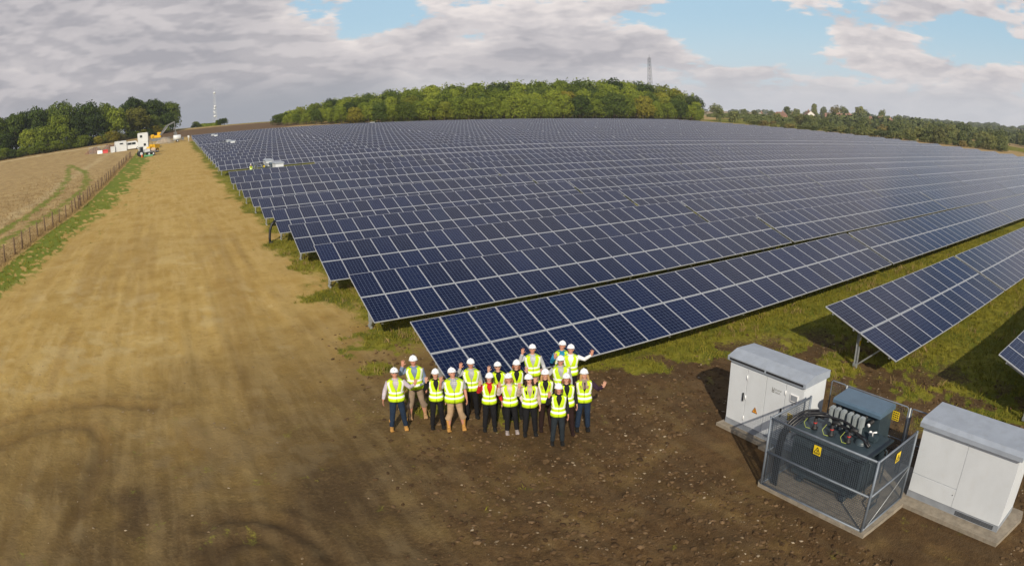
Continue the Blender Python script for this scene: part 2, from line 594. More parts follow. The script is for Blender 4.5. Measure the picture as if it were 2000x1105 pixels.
RUTS = [[(-9.5, 17.4), (-7.6, 20.2), (-6.1, 21.1), (-4.7, 21.2), (-3.3, 20.9), (-1.8, 20.0)],
        [(-9, 14.6), (-7.2, 18.5), (-6.0, 19.4), (-4.9, 19.6), (-3.9, 19.3), (-3.5, 18.1), (-3.6, 16.3), (-4.0, 14.3), (-4.5, 12.2)],
        [(-0.8, 12.8), (-0.3, 13.1), (0.5, 12.9), (1.1, 12.3), (1.6, 11.4), (1.8, 10.6), (1.9, 9)],
        [(-0.9, 11.0), (-0.5, 11.9), (-0.1, 12.1), (0.3, 12.1), (0.8, 11.7), (1.0, 10.9), (1.1, 9)]]
GREEN_ARC = [[(-27.1, 164.0), (-19.0, 134.2), (-15.2, 109.7), (-14.2, 95.7), (-15.2, 75.6), (-16.6, 66.2), (-18.0, 57.4), (-20, 48)],
             [(-27.1, 164.0), (-20.5, 119.4), (-18.3, 94.8), (-18.6, 75.2), (-19.8, 64.2), (-21.1, 56)]]
PATCH = [(7.0, 22.6, 1.6), (5.9, 20.1, .6), (7.0, 29.6, 1.6), (7.2, 36.6, 1.6), (6.6, 43.0, 1.4), (13.6, 15.4, .9), 
         (6.3, 16.6, .6), (8.5, 15.2, .9), (16.0, 16.2, 2.2), (7.6, 17.0, .9), (6.1, 17.9, .6)]


def zones(X, Y):
    """what grows or lies where: grass, straw, dark soil, stain, plough, pale"""
    w = (fbm(X * .35, Y * .35, 3, 4) - .5)
    w2 = (fbm(X * 1.3, Y * 1.3, 21, 4) - .5)
    w3 = (fbm(X * 4.0, Y * 4.0, 31, 3) - .5)
    fx = fence_x(Y)
    straw = ss(.5, -.4, X - fx + w2 * .8) * ss(19, 21, Y + 0 * X)
    straw = np.maximum(straw, ss(20, 14, Y) * ss(-24, -27, X + w * 6))
    # green verge right of the fence
    vw = np.interp(Y, [15, 30, 38, 50, 75, 100, 130, 170, 200], [1.2, 2.4, 4.4, 4.9, 5.0, 5.6, 6.0, 5.4, 0.5])
    d = X - fx
    verge = ss(0.2, 0.9, d) * ss(vw + 1.8, vw - 2.2, d + w * 3 + w2 * 1.2) * ss(-.30, .12, w3 + w2 + .20 - .05 * d)
    verge *= np.where(Y < 48, ss(28, 44, Y), 1.0)
    # second broken strip of verge
    verge = np.maximum(verge, .55 * ss(.9, .0, np.abs(d - vw - 1.8 - w * 3)) * ss(.02, .14, w2) * ss(30, 60, Y))
    # grass under and between the tables
    edge = np.interp(Y, [0, 6, 12, 13.5, 15.2, 17, 22, 30, 50, 80, 140, 215], [16.2, 15.9, 17.2, 16.6, 13.0, 9.2, 7.8, 7.0, 6.5, 6.1, 5.8, 5.6])
    under = ss(-1.6, 1.8, X - edge + w * 3 + w2 * 1.6 + w3)
    under *= ss(214, 211, Y) * ss(210, 207, X)
    near = ss(27, 17, X) * ss(17, 13, Y)           # torn ground round the new transformer station
    under *= 1 - near * ss(-.12, .10, w2 + w * .6 + w3 * .4) * .92
    under *= 1 - ss(19, 15, X) * ss(17.5, 15.0, Y) * ss(-.16, .02, w2 + w3 * .6) * .9
    grass = np.maximum(verge, under)
    for px, py, r in PATCH:
        dd = np.hypot(X - px, (Y - py) * 1.0) / r + w2 * 1.5 + w3 * .8
        grass = np.maximum(grass, ss(1.15, .45, dd) * .95)
    # seedlings dotted over the yard
    dots = ss(.22, .30, fbm(X * .9 + 40, Y * .9, 77, 3) - .42) * ss(.0, .2, w3 + .06) * ss(40, 10, Y) * .4
    grass = np.maximum(grass, dots * (1 - straw))
    for arc in GREEN_ARC:
        grass = np.maximum(grass, ss(1.6, .1, poly_dist(X, Y, arc) + w2 * 2.5 + w3) * .62)
    # bare brown soil: turned near the station, darkening towards the camera
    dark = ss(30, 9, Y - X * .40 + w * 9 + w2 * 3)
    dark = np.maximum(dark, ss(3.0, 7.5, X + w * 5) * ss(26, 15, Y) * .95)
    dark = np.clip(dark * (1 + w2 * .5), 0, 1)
    clod = ss(1.5, 6.0, X - 1.0 - (Y - 12) * .12 + w * 4 + w2 * 1.5) * ss(33, 22, Y) * (1 - np.clip(grass, 0, 1))
    # stains left by wheels
    stain = np.zeros_like(X)
    for k, rt in enumerate(RUTS):
        dd = poly_dist(X, Y, rt)
        stain = np.maximum(stain, ss(.55, .05, dd + w2 * .5 + w3 * .35) * .8)
        stain = np.maximum(stain, ss(.16, .02, np.abs(dd - .62) + w3 * .2) * .35)
    lanes = fbm(X * 1.5, Y * .045 + X * .02, 55, 3) - .5
    stain = np.maximum(stain, ss(.02, .24, lanes + w * .35) * .50 * ss(-12, -6, X) * ss(7, 4, X) * ss(85, 35, Y))
    stain = np.maximum(stain, ss(.04, .24, w + w2 * .5) * ss(30, 16, Y) * .7)
    stain *= (1 - straw)
    # ploughed rise behind the panels, straw fields past it
    plough = ss(211, 214, Y - np.clip(X - 8, 0, None) * 1.1) * ss(302, 296, Y + w * 3 - X * .22) * ss(70, 55, X) * ss(-14, -6, X)
    plough = plough * np.maximum(ss(5, 9, X), ss(236, 246, Y + w * 6))
    far = np.maximum(ss(212, 215, Y) * (1 - plough), ss(206, 210, X)) * np.where((X < 7) & (Y < 246) & (X > -9), .25, 1.0)
    far = np.maximum(far, ss(230, 236, Y - X * 0) * ss(-3, -8, X))
    straw = np.maximum(straw, far)
    grass = grass * (1 - far * .9)
    patchw = fbm(X * .006, Y * .009, 90, 3)
    greenfield = ss(.50, .54, patchw) * ss(300, 330, np.hypot(X, Y))
    greenfield = np.maximum(greenfield, ss(14, 8, np.hypot((X - 338) * .5, Y - 105)))
    grass = np.maximum(grass, greenfield * .85)
    pale = ss(2.2, .8, np.abs(Y - np.interp(X, [-140, -90, -65, -45, -30, -10], [205, 222, 232, 240, 243, 246]) + w * 6)) * ss(0, -10, X)
    pale = np.maximum(pale, ss(1.4, .5, np.abs(X - fx + 9 + w * 4)) * .3 * straw)
    pale = np.maximum(pale, ss(.1, .3, w2 + w) * .6 * ss(60, 30, Y) * ss(-12, -8, X) * (1 - straw) * ss(6, 3, X))
    return [np.clip(a, 0, 1) for a in (grass, straw, dark, stain, plough, pale, clod)]


def relief(X, Y, z=None):
    """small real relief: wheel ruts, clods, furrows, swells"""
    if z is None:
        z = zones(X, Y)
    grass, straw, dark, stain, plough, pale, clod = z
    D = np.hypot(X, Y)
    h = (fbm(X * .22, Y * .22, 5, 3) - .5) * .16 * ss(4, 20, D) * (1 - grass * .5)
    h = h + (fbm(X * 3.1, Y * 3.1, 61, 3) - .5) * (.05 + .09 * clod) * ss(80, 40, D)
    h = h + (fbm(X * 9, Y * 9, 71, 2) - .5) * (.012 + .05 * clod) * ss(35, 18, D)
    h = h + (fbm(X * 1.9, Y * .07, 58, 2) - .5) * .07 * (1 - straw) * ss(7, 3, X) * ss(120, 50, Y)
    for rt in RUTS[:6]:
        dd = poly_dist(X, Y, rt)
        h = h - .05 * ss(.30, .0, dd) + .03 * ss(.30, .0, np.abs(dd - .42))
    h = h + straw * (fbm(X * .9, Y * .9, 45, 3) - .45) * .30 * ss(260, 120, D)
    h = h * ss(0, 1, np.maximum(ss(.1, 2.2, np.hypot(np.maximum(0, np.abs(X - 12.4) - 1.9), np.maximum(0, np.abs(Y - 6.4) - 4.9))), 0))
    return h


def ground_material():
    m, nt, b = new_mat('field_ground')
    a1 = N(nt, 'ShaderNodeVertexColor', layer_name='zone')
    a2 = N(nt, 'ShaderNodeVertexColor', layer_name='wear')
    s1 = N(nt, 'ShaderNodeSeparateColor', ins={0: a1.outputs[0]})
    s2 = N(nt, 'ShaderNodeSeparateColor', ins={0: a2.outputs[0]})
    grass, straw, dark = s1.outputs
    stain, plough, pale = s2.outputs
    clod = a2.outputs['Alpha']
    pos = N(nt, 'ShaderNodeTexCoord').outputs['Object']
    nA = noise(nt, pos, 0.5, 4, 0.6)
    nB = noise(nt, pos, 2.6, 5, 0.62)
    nC = noise(nt, pos, 11, 5, 0.65)
    nD = noise(nt, pos, 42, 3, 0.6)
    st = N(nt, 'ShaderNodeMapping', ins={'Vector': pos, 'Scale': (1.0, 0.12, 1.0)}).outputs[0]
    nL = noise(nt, st, 2.2, 4, 0.6)
    # sandy track
    c = mixc(nt, sstep(nt, nA, 0.3, 0.7), (0.365, 0.238, 0.066), (0.450, 0.315, 0.108))
    c = mixc(nt, sstep(nt, nL, 0.42, 0.66, 0, 0.6), c, (0.470, 0.335, 0.130))
    c = mixc(nt, sstep(nt, nB, 0.52, 0.72, 0, 0.45), c, (0.270, 0.165, 0.050))
    c = mixc(nt, sstep(nt, nC, 0.58, 0.72, 0, 0.5), c, (0.52, 0.39, 0.16))
    # brown earth, worked near the station
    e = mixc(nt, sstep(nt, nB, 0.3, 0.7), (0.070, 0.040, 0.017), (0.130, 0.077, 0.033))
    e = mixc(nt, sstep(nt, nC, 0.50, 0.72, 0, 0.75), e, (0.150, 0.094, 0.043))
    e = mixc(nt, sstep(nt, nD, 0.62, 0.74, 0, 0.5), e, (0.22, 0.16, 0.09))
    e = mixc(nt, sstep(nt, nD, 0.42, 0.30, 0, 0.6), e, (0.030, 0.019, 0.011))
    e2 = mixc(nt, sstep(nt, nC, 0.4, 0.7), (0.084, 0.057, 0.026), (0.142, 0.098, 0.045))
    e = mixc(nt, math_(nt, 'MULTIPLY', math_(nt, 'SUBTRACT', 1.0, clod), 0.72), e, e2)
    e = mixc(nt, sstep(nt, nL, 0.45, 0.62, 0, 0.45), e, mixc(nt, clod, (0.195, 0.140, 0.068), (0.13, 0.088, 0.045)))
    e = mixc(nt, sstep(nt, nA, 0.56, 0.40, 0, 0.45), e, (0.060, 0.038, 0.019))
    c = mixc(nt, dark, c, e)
    c = mixc(nt, math_(nt, 'MULTIPLY', pale, 0.6), c, mixc(nt, dark, (0.56, 0.45, 0.23), (0.25, 0.19, 0.10)))
    c = mixc(nt, math_(nt, 'MULTIPLY', stain, 0.62), c, mixc(nt, dark, (0.21, 0.125, 0.04), (0.062, 0.038, 0.018)))
    # straw and stubble
    sA = mixc(nt, sstep(nt, nA, 0.35, 0.65), (0.30, 0.20, 0.085), (0.42, 0.30, 0.135))
    sA = mixc(nt, sstep(nt, nB, 0.45, 0.7, 0, 0.7), sA, (0.24, 0.17, 0.075))
    sA = mixc(nt, sstep(nt, nC, 0.5, 0.7, 0, 0.6), sA, (0.52, 0.40, 0.20))
    sA = mixc(nt, sstep(nt, nC, 0.45, 0.32, 0, 0.6), sA, (0.17, 0.13, 0.055))
    sA = mixc(nt, math_(nt, 'MULTIPLY', pale, 0.8), sA, (0.60, 0.50, 0.30))
    c = mixc(nt, straw, c, sA)
    c = mixc(nt, plough, c, mixc(nt, nB, (0.10, 0.062, 0.035), (0.17, 0.11, 0.060)))
    # grass, yellowed in patches
    g = mixc(nt, sstep(nt, nA, 0.35, 0.65), (0.105, 0.122, 0.012), (0.225, 0.208, 0.024))
    g = mixc(nt, sstep(nt, nB, 0.45, 0.7, 0, 0.6), g, (0.045, 0.052, 0.009))
    g = mixc(nt, sstep(nt, nC, 0.50, 0.70, 0, 0.7), g, (0.30, 0.245, 0.055))
    px_ = N(nt, 'ShaderNodeSeparateXYZ', ins={0: pos}).outputs[0]
    g = mixc(nt, sstep(nt, px_, 2.0, -3.0, 0, 0.65), g, mixc(nt, nC, (0.085, 0.135, 0.014), (0.20, 0.25, 0.035)))
    gm = math_(nt, 'ADD', grass, math_(nt, 'MULTIPLY', math_(nt, 'SUBTRACT', nC, 0.5), 1.0))
    gm = math_(nt, 'MULTIPLY', sstep(nt, gm, 0.25, 0.68), sstep(nt, grass, 0.02, 0.12))
    c = mixc(nt, gm, c, g)
    nt.links.new(c, b.inputs['Base Color'])
    b.inputs['Roughness'].default_value = 0.95
    b.inputs['Specular IOR Level'].default_value = 0.12
    hh = math_(nt, 'ADD', math_(nt, 'MULTIPLY', nC, 0.7), math_(nt, 'MULTIPLY', nD, 0.45))
    hh = math_(nt, 'ADD', hh, math_(nt, 'MULTIPLY', nB, 0.9))
    bp = N(nt, 'ShaderNodeBump', ins={'Strength': 0.75, 'Distance': 0.07, 'Height': hh})
    nt.links.new(bp.outputs[0], b.inputs['Normal'])
    return m


def build_ground():
    fine = np.radians(np.arange(-32, 92, 0.21))
    coarse = np.radians(np.arange(92, 328, 2.0))
    az = np.concatenate([fine, coarse])
    rad = np.concatenate([[0.0], np.geomspace(2.0, 2300, 520)])
    A, Rr = np.meshgrid(az, rad)
    X, Y = Rr * np.sin(A), Rr * np.cos(A)
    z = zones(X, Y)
    Z = gz(X, Y) + relief(X, Y, z)
    V = np.stack([X, Y, Z], -1).reshape(-1, 3)
    na, nr = len(az), len(rad)
    i, j = np.meshgrid(np.arange(nr - 1), np.arange(na), indexing='ij')
    j2 = (j + 1) % na
    F = np.stack([i * na + j, (i + 1) * na + j, (i + 1) * na + j2, i * na + j2], -1).reshape(-1, 4)[:, ::-1]
    me = np_mesh('ground', V, F, ground_material(), True)
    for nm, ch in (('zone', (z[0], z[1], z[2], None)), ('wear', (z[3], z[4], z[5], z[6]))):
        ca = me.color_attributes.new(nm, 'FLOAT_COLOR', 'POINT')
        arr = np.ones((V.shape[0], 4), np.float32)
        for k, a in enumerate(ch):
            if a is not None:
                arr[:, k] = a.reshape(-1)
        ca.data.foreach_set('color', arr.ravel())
    tag(link('ground', me), kind='structure')


build_ground()

# ------------------------------------------------------------------ solar tables
TILT = 0.34566
CT, ST = math.cos(TILT), math.sin(TILT)
H0 = 0.7726
PW, PL = 1.005, 1.657
ROWS = [(2.0731, 18.70, 12), (8.7816, 18.567, 12), (15.6505, 6.7366, 24), (22.4798, 6.6789, 24), (29.2292, 6.7364, 24), (35.9345, 6.6776, 24),
        (42.636, 6.6711, 24), (49.2495, 6.6397, 24), (55.7755, 6.6551, 24), (62.2226, 6.609, 24), (68.6187, 6.6304, 24), (75.0244, 6.6139, 24),
        (83.6, 18.75, 12)]
_y = 92.3
while _y < 209:
    if abs(_y - 149.9) < 1 or abs(_y - 194.7) < 1:
        ROWS.append((_y, 18.70, 12))
    else:
        ROWS.append((_y, 6.58, 24))
    _y += 6.4
ORD = ['zeroth', 'first', 'second', 'third', 'fourth', 'fifth', 'sixth', 'seventh', 'eighth', 'ninth', 'tenth', 'eleventh', 'twelfth', 'thirteenth', 'fourteenth', 'fifteenth', 'sixteenth',
       'seventeenth', 'eighteenth', 'nineteenth', 'twentieth', 'twenty-first', 'twenty-second', 'twenty-third', 'twenty-fourth', 'twenty-fifth', 'twenty-sixth', 'twenty-seventh', 'twenty-eighth',
       'twenty-ninth', 'thirtieth', 'thirty-first', 'thirty-second', 'thirty-third', 'thirty-fourth', 'thirty-fifth', 'thirty-sixth', 'thirty-seventh', 'thirty-eighth', 'thirty-ninth', 'fortieth']


def uv_faces(me, quads):
    """quads: {poly index: [(u,v) x4]}"""
    uvl = me.uv_layers.new(name='UVMap')
    for pi, uvs in quads.items():
        p = me.polygons[pi]
        for li, q in zip(p.loop_indices, uvs):
            uvl.data[li].uv = q


def module_mesh():
    """one framed module lying in the slope plane, origin at its lower left corner: x across, y up the slope"""
    w, l, fr, th = 0.991, 1.630, 0.0135, 0.040
    mb = MB()
    mb.add([(fr, fr, th - .005), (w - fr, fr, th - .005), (w - fr, l - fr, th - .005), (fr, l - fr, th - .005)], [(0, 1, 2, 3)], 0)
    mb.box(0, w, 0, fr, 0, th, 1)
    mb.box(0, w, l - fr, l, 0, th, 1)
    mb.box(0, fr, fr, l - fr, 0, th, 1)
    mb.box(w - fr, w, fr, l - fr, 0, th, 1)
    mb.add([(fr, fr, .004), (w - fr, fr, .004), (w - fr, l - fr, .004), (fr, l - fr, .004)], [(3, 2, 1, 0)], 1)
    me = mb.mesh('solar_module', [M['pv'], M['alu']])
    uv_faces(me, {0: [(0, 0), (1, 0), (1, 1), (0, 1)]})
    return me


def bank_mesh(n, lod):
    """all modules of a far table as one sheet with frames"""
    mb = MB()
    q = {}
    k = 0
    fr = 0.021
    L = n * PW
    for r in range(2):
        y0 = r * PL
        for i in range(n):
            x0 = i * PW
            mb.add([(x0 + fr, y0 + fr, .036), (x0 + PW - fr, y0 + fr, .036), (x0 + PW - fr, y0 + PL - fr, .036), (x0 + fr, y0 + PL - fr, .036)], [(0, 1, 2, 3)], 0)
            q[k] = [(i, r), (i + .9999, r), (i + .9999, r + .9999), (i, r + .9999)]
            k += 1
    mb.box(0, L, 0, 2 * PL, 0, .033, 1)
    # frames standing proud between the glass
    for i in range(n + 1):
        x = i * PW
        mb.box(x - fr, x + fr, 0, 2 * PL, .0335, .041, 1)
    for r in range(3):
        fb = .040 if r == 1 else fr
        mb.box(0, L, max(0, r * PL - fb), min(2 * PL, r * PL + fb), .0338, .043, 1)
    me = mb.mesh('module_bank', [M['pv'], M['alu']])
    uv_faces(me, q)
    return me


MOD = module_mesh()
SLOPE = Matrix.Translation((0, 0, H0)) @ Matrix.Rotation(TILT, 4, 'X')


def support_meshes(n):
    L = n * PW
    mb = MB()
    for yy in (.30, 1.28, 1.96, 2.94):                      # purlins along the table
        mb.box(0.02, L - .02, yy - .03, yy + .03, -.075, -.002, 0, SLOPE)
    mb.box(0.0, L, PL - .022, PL + .022, .004, .030, 0, SLOPE)   # bright joint strip between the two ranks
    pur = mb.mesh('purlin', M['galv'])
    mb = MB()                                               # the sloping rafter, a C section
    mb.box(-.03, .03, .12, 2.95, -.20, -.078, 0, SLOPE)
    mb.box(.03, .055, .12, 2.95, -.20, -.19, 0, SLOPE)
    mb.box(.03, .055, .12, 2.95, -.088, -.078, 0, SLOPE)
    raf = mb.mesh('rafter', M['galv'])
    mb = MB()                                               # post, I section
    yp = 1.78
    zt = H0 + (yp / CT) * ST - .20
    mb.box(-.05, .05, yp - .06, yp - .052, -.6, zt)
    mb.box(-.05, .05, yp + .052, yp + .06, -.6, zt)
    mb.box(-.004, .004, yp - .052, yp + .052, -.6, zt)
    mb.box(-.09, -.05, yp - .07, yp + .07, .06, .16)
    post = mb.mesh('post', M['galv'])
    mb = MB()
    yb = .85
    mb.bar((.0, yp - .06, .12), (.0, yb, H0 + (yb / CT) * ST - .20), .05, .05)
    br = mb.mesh('brace', M['galv'])
    mb = MB()
    mb.box(-.054, .054, yp - .066, yp - .0605, zt - .42, zt - .24)
    mb2 = mb.mesh('warning_label', [M['yellow']])
    mb = MB()
    mb.box(-.054, .054, yp - .066, yp - .0605, zt - .24, zt - .12)
    mb3 = mb.mesh('identity_label', [M['white']])
    mbf = MB()                                              # simplified frame of far tables: everything in one
    for yy in (.30, 1.28, 1.96, 2.94):
        mbf.box(0.02, L - .02, yy - .03, yy + .03, -.075, -.002, 0, SLOPE)
    return dict(pur=pur, raf=raf, post=post, brace=br, l1=mb2, l2=mb3)


SUP = {12: support_meshes(12), 24: support_meshes(24)}
BANK = {12: bank_mesh(12, 1), 24: bank_mesh(24, 1)}
BANK_MODS = {}


def post_xs(n):
    k = 4 if n == 12 else 7
    L = n * PW
    return [.38 + (L - .76) * i / (k - 1) for i in range(k)]


def frame_all(n):
    mb = MB()
    sp = SUP[n]
    for x in post_xs(n):
        T = Matrix.Translation((x, 0, 0))
        for key in ('raf', 'post', 'brace'):
            me = sp[key]
            mb.add([T @ v.co for v in me.vertices], [tuple(p.vertices) for p in me.polygons])
    me = sp['pur']
    mb.add([v.co for v in me.vertices], [tuple(p.vertices) for p in me.polygons])
    return mb.mesh('support_frame', M['galv'])


FRAME = {12: frame_all(12), 24: frame_all(24)}

PROTO = {}


def table_proto(n, kind):
    """kind near: every module, post, rafter and brace its own part; mid: module bank and frame; far: one mesh"""
    t = empty('solar_table')
    if kind == 'near':
        for r in range(2):
            for i in range(n):
                o = link('solar_module', MOD, t)
                o.matrix_local = SLOPE @ Matrix.Translation((i * PW + .007, r * PL + (.003 if r == 0 else .024), 0))
        sp = SUP[n]
        link('purlins', sp['pur'], t)
        for x in post_xs(n):
            for nm, key in (('rafter', 'raf'), ('post', 'post'), ('brace', 'brace')):
                o = link(nm, sp[key], t)
                o.location = (x, 0, 0)
                if nm == 'post' and x < .5:
                    link('warning_label', sp['l1'], o)
                    link('identity_label', sp['l2'], o)
    else:
        o = link('module_bank', BANK[n], t)
        o.matrix_local = SLOPE
        link('support_frame', FRAME[n], t)
    return t


def build_tables():
    used = set()
    idx = {}
    tables = []
    for r, (Y, X0, n0) in enumerate(ROWS):
        x = X0
        j = 0
        while x < 196:
            n = n0 if j == 0 else 24
            L = n * PW
            D = math.hypot(x + L * .3, Y)
            if D < 400:
                tables.append((D, r, j, x, Y, n))
            j += 1
            x += L + .24
            if r == 0 and x > 60 or r == 1 and x > 110:
                break
    for D, r, j, x, Y, n in tables:
        kind = 'near' if D < 78 else 'mid'
        key = (n, kind)
        if key not in PROTO:
            t = PROTO[key] = table_proto(n, kind)
        else:
            t = copy_tree(PROTO[key])
        L = n * PW
        za, zb = G(x, Y + 1.5), G(x + L, Y + 1.5)
        t.location = (x, Y, za)
        t.rotation_euler = (0, -math.atan2(zb - za, L), 0)
        side = 'first' if j == 0 else ORD[j + 1]
        size = 'short twelve-column' if n == 12 else 'long'
        lab = '%s blue solar table, %s from the track end of the %s row back' % (size, side, ORD[r + 1])
        tag(t, lab, 'solar panel', 'solar tables in parallel rows')


build_tables()

# ------------------------------------------------------------------ transformer station
def rot_text_strokes(mb, y0, z0, rows, x, m=0):
    """rows of small upright strokes that read as fine print, on a plane of constant x facing -x (y falls to the right)"""
    for (yy, zz, w, h) in rows:
        mb.box(x - .0015, x, y0 - yy - w, y0 - yy, z0 + zz, z0 + zz + h, m)


def sign_plate(name, parent, M_, w, h, style):
    """yellow plate in its local xz plane facing -y, lower left corner at origin"""
    mb = MB()
    mb.bbox(0, w, -.004, 0, 0, h, .0015)
    o = mb.build(name, M['yellow'], parent)
    o.matrix_local = M_
    k = MB()
    if style == 'triangle':
        s = w * .80
        cx, z0 = w / 2, h * .22
        ht = s * .86
        P = [(cx - s / 2, z0), (cx + s / 2, z0), (cx, z0 + ht)]
        for a, b in ((0, 1), (1, 2), (2, 0)):
            k.bar((P[a][0], -.006, P[a][1]), (P[b][0], -.006, P[b][1]), .004, .016)
        k.bar((cx + .02, -.006, z0 + ht * .62), (cx - .02, -.006, z0 + ht * .38), .004, .012)
        k.bar((cx - .02, -.006, z0 + ht * .40), (cx + .025, -.006, z0 + ht * .38), .004, .010)
        k.bar((cx + .02, -.006, z0 + ht * .38), (cx - .004, -.006, z0 + ht * .14), .004, .012)
        for i in range(7):
            k.box(w * .12 + i * w * .11, w * .12 + i * w * .11 + w * .07, -.0055, -.004, h * .08, h * .13)
    else:
        for r in range(4):
            for c in range(3):
                k.box(w * (.10 + c * .29), w * (.10 + c * .29) + w * .22, -.0055, -.004, h * (.08 + r * .23), h * (.08 + r * .23) + h * .13)
    kb = k.build('sign_print', M['ink'], o)
    return o


FACE_X = Matrix(((0, 1, 0, 0), (-1, 0, 0, 0), (0, 0, 1, 0), (0, 0, 0, 1)))   # local x -> -Y world, local -y -> -X world


def cabin_one(dx, dy, dz, label):
    """switchgear cabin: four door leaves on the long side, overhanging pitched lid"""
    t = empty('electrical_cabin', (12.52 + dx, 8.31 + dy, dz), 0, label, 'electrical cabin', 'white electrical cabins')
    W, Dp, H = 2.53, .94, 1.96
    z0 = .10
    mb = MB()
    mb.box(.012, Dp, 0, W, z0 + .14, H)
    mb.build('cabinet_body', M['white_panel'], t)
    mb = MB().box(.0, Dp + .01, -.01, W + .01, z0 - .02, z0 + .14)
    mb.build('plinth', M['cab_grey'], t)
    ys = [W, 1.90, 1.24, .59, 0.0]
    for i in range(4):
        a, b = ys[i + 1], ys[i]
        d = MB().bbox(-.012, .011, a + .008, b - .008, z0 + .15, H - .11, .004).build('door', M['white_panel'], t)
        if i in (0, 2):
            yh = a + .07
            h = MB()
            h.bbox(-.045, -.013, yh - .022, yh + .022, .92, 1.16, .008)
            h.build('handle', M['blackp'], d)
        else:
            for zz in (.45, 1.05, 1.62):
                MB().tube([(-.024, b - .012, zz - .06), (-.024, b - .012, zz + .06)], .013, 8).build('hinge', M['white'], d)
    # hazard triangle on the second leaf
    tr = MB()
    T = Matrix.Translation((-.014, 1.62, .72)) @ FACE_X
    tr.add([T @ Vector(q) for q in [(0, 0, 0), (.20, 0, 0), (.10, 0, .175), (0, -.003, 0), (.20, -.003, 0), (.10, -.003, .175)]], [(0, 1, 2), (5, 4, 3), (0, 3, 4, 1), (1, 4, 5, 2), (2, 5, 3, 0)])
    o = tr.build('hazard_triangle', M['orange'], t)
    k = MB()
    P = [(.012, .008), (.188, .008), (.10, .165)]
    for a, b in ((0, 1), (1, 2), (2, 0)):
        k.bar(T @ Vector((P[a][0], -.005, P[a][1])), T @ Vector((P[b][0], -.005, P[b][1])), .004, .011)
    for a, b in (((.115, .125), (.085, .08)), ((.085, .08), (.115, .075)), ((.115, .075), (.095, .03))):
        k.bar(T @ Vector((a[0], -.005, a[1])), T @ Vector((b[0], -.005, b[1])), .004, .010)
    k.build('hazard_symbol', M['ink'], o)
    # maker's mark: square bracket emblem and two short grey lines of lettering
    k = MB()
    yl, zl = 1.03, 1.50
    k.box(-.016, -.0125, yl - .020, yl, zl, zl + .13)
    k.box(-.016, -.0125, yl - .075, yl - .020, zl, zl + .022)
    k.box(-.016, -.0125, yl - .075, yl - .055, zl + .022, zl + .13)
    k.box(-.016, -.0125, yl - .055, yl - .020, zl + .05, zl + .068)
    rr = random.Random(3)
    for row in range(2):
        yy = yl - .10
        for i in range(8 - row):
            w = rr.choice((.016, .02, .024))
            h = .040 if i else .05
            zb = zl + .075 - row * .070
            k.box(-.016, -.0125, yy - .007, yy, zb, zb + h)
            if i % 2 == 0:
                k.box(-.016, -.0125, yy - w, yy - .007, zb, zb + .009)
            else:
                k.box(-.016, -.0125, yy - w, yy - .007, zb + h - .009, zb + h)
            yy -= w + .007
    k.build('lettering', M['greyink'], t)
    # display window with key holes
    k = MB().bbox(-.034, -.0125, .16, .42, 1.46, 1.66, .006)
    dsp = k.build('display', M['white'], t)
    k = MB().box(-.037, -.0345, .185, .395, 1.485, 1.635)
    k.box(-.030, -.0128, .20, .40, 1.438, 1.452)
    k.build('display_window', M['cab_grey'], dsp)
    for yy in (.33, .22):
        MB().tube([(-.022, yy, 1.38), (-.0122, yy, 1.38)], .017, 10, smooth=False).build('key_hole', M['blackp'], t)
    T = Matrix.Translation((-.0135, .44, .92)) @ FACE_X
    sign_plate('yellow_notice', t, T, .17, .20, 'grid')
    tr = MB()
    T = Matrix.Translation((-.014, .43, .62)) @ FACE_X
    tr.add([T @ Vector(q) for q in [(0, 0, 0), (.18, 0, 0), (.09, 0, .16), (0, -.003, 0), (.18, -.003, 0), (.09, -.003, .16)]], [(0, 1, 2), (5, 4, 3), (0, 3, 4, 1), (1, 4, 5, 2), (2, 5, 3, 0)])
    tr.build('hazard_triangle', M['orange'], t)
    # lid
    prof = [(-.08, H - .02), (-.08, H + .09), (.28, H + .215), (Dp + .05, H + .17), (Dp + .05, H - .02)]
    mb = MB()
    T = Matrix(((1, 0, 0, 0), (0, 0, 1, -.06), (0, 1, 0, 0), (0, 0, 0, 1)))
    mb.prism(prof, W + .12, 0, T)
    mb.build('roof', M['cab_roof'], t)
    mb = MB()
    for a, b in ((.02, W / 2 - .03), (W / 2 + .03, W - .02)):
        mb.box(-.086, -.0805, a, b, H + .005, H + .06)
    mb.build('vent_slot', M['blackp'], t)
    return t


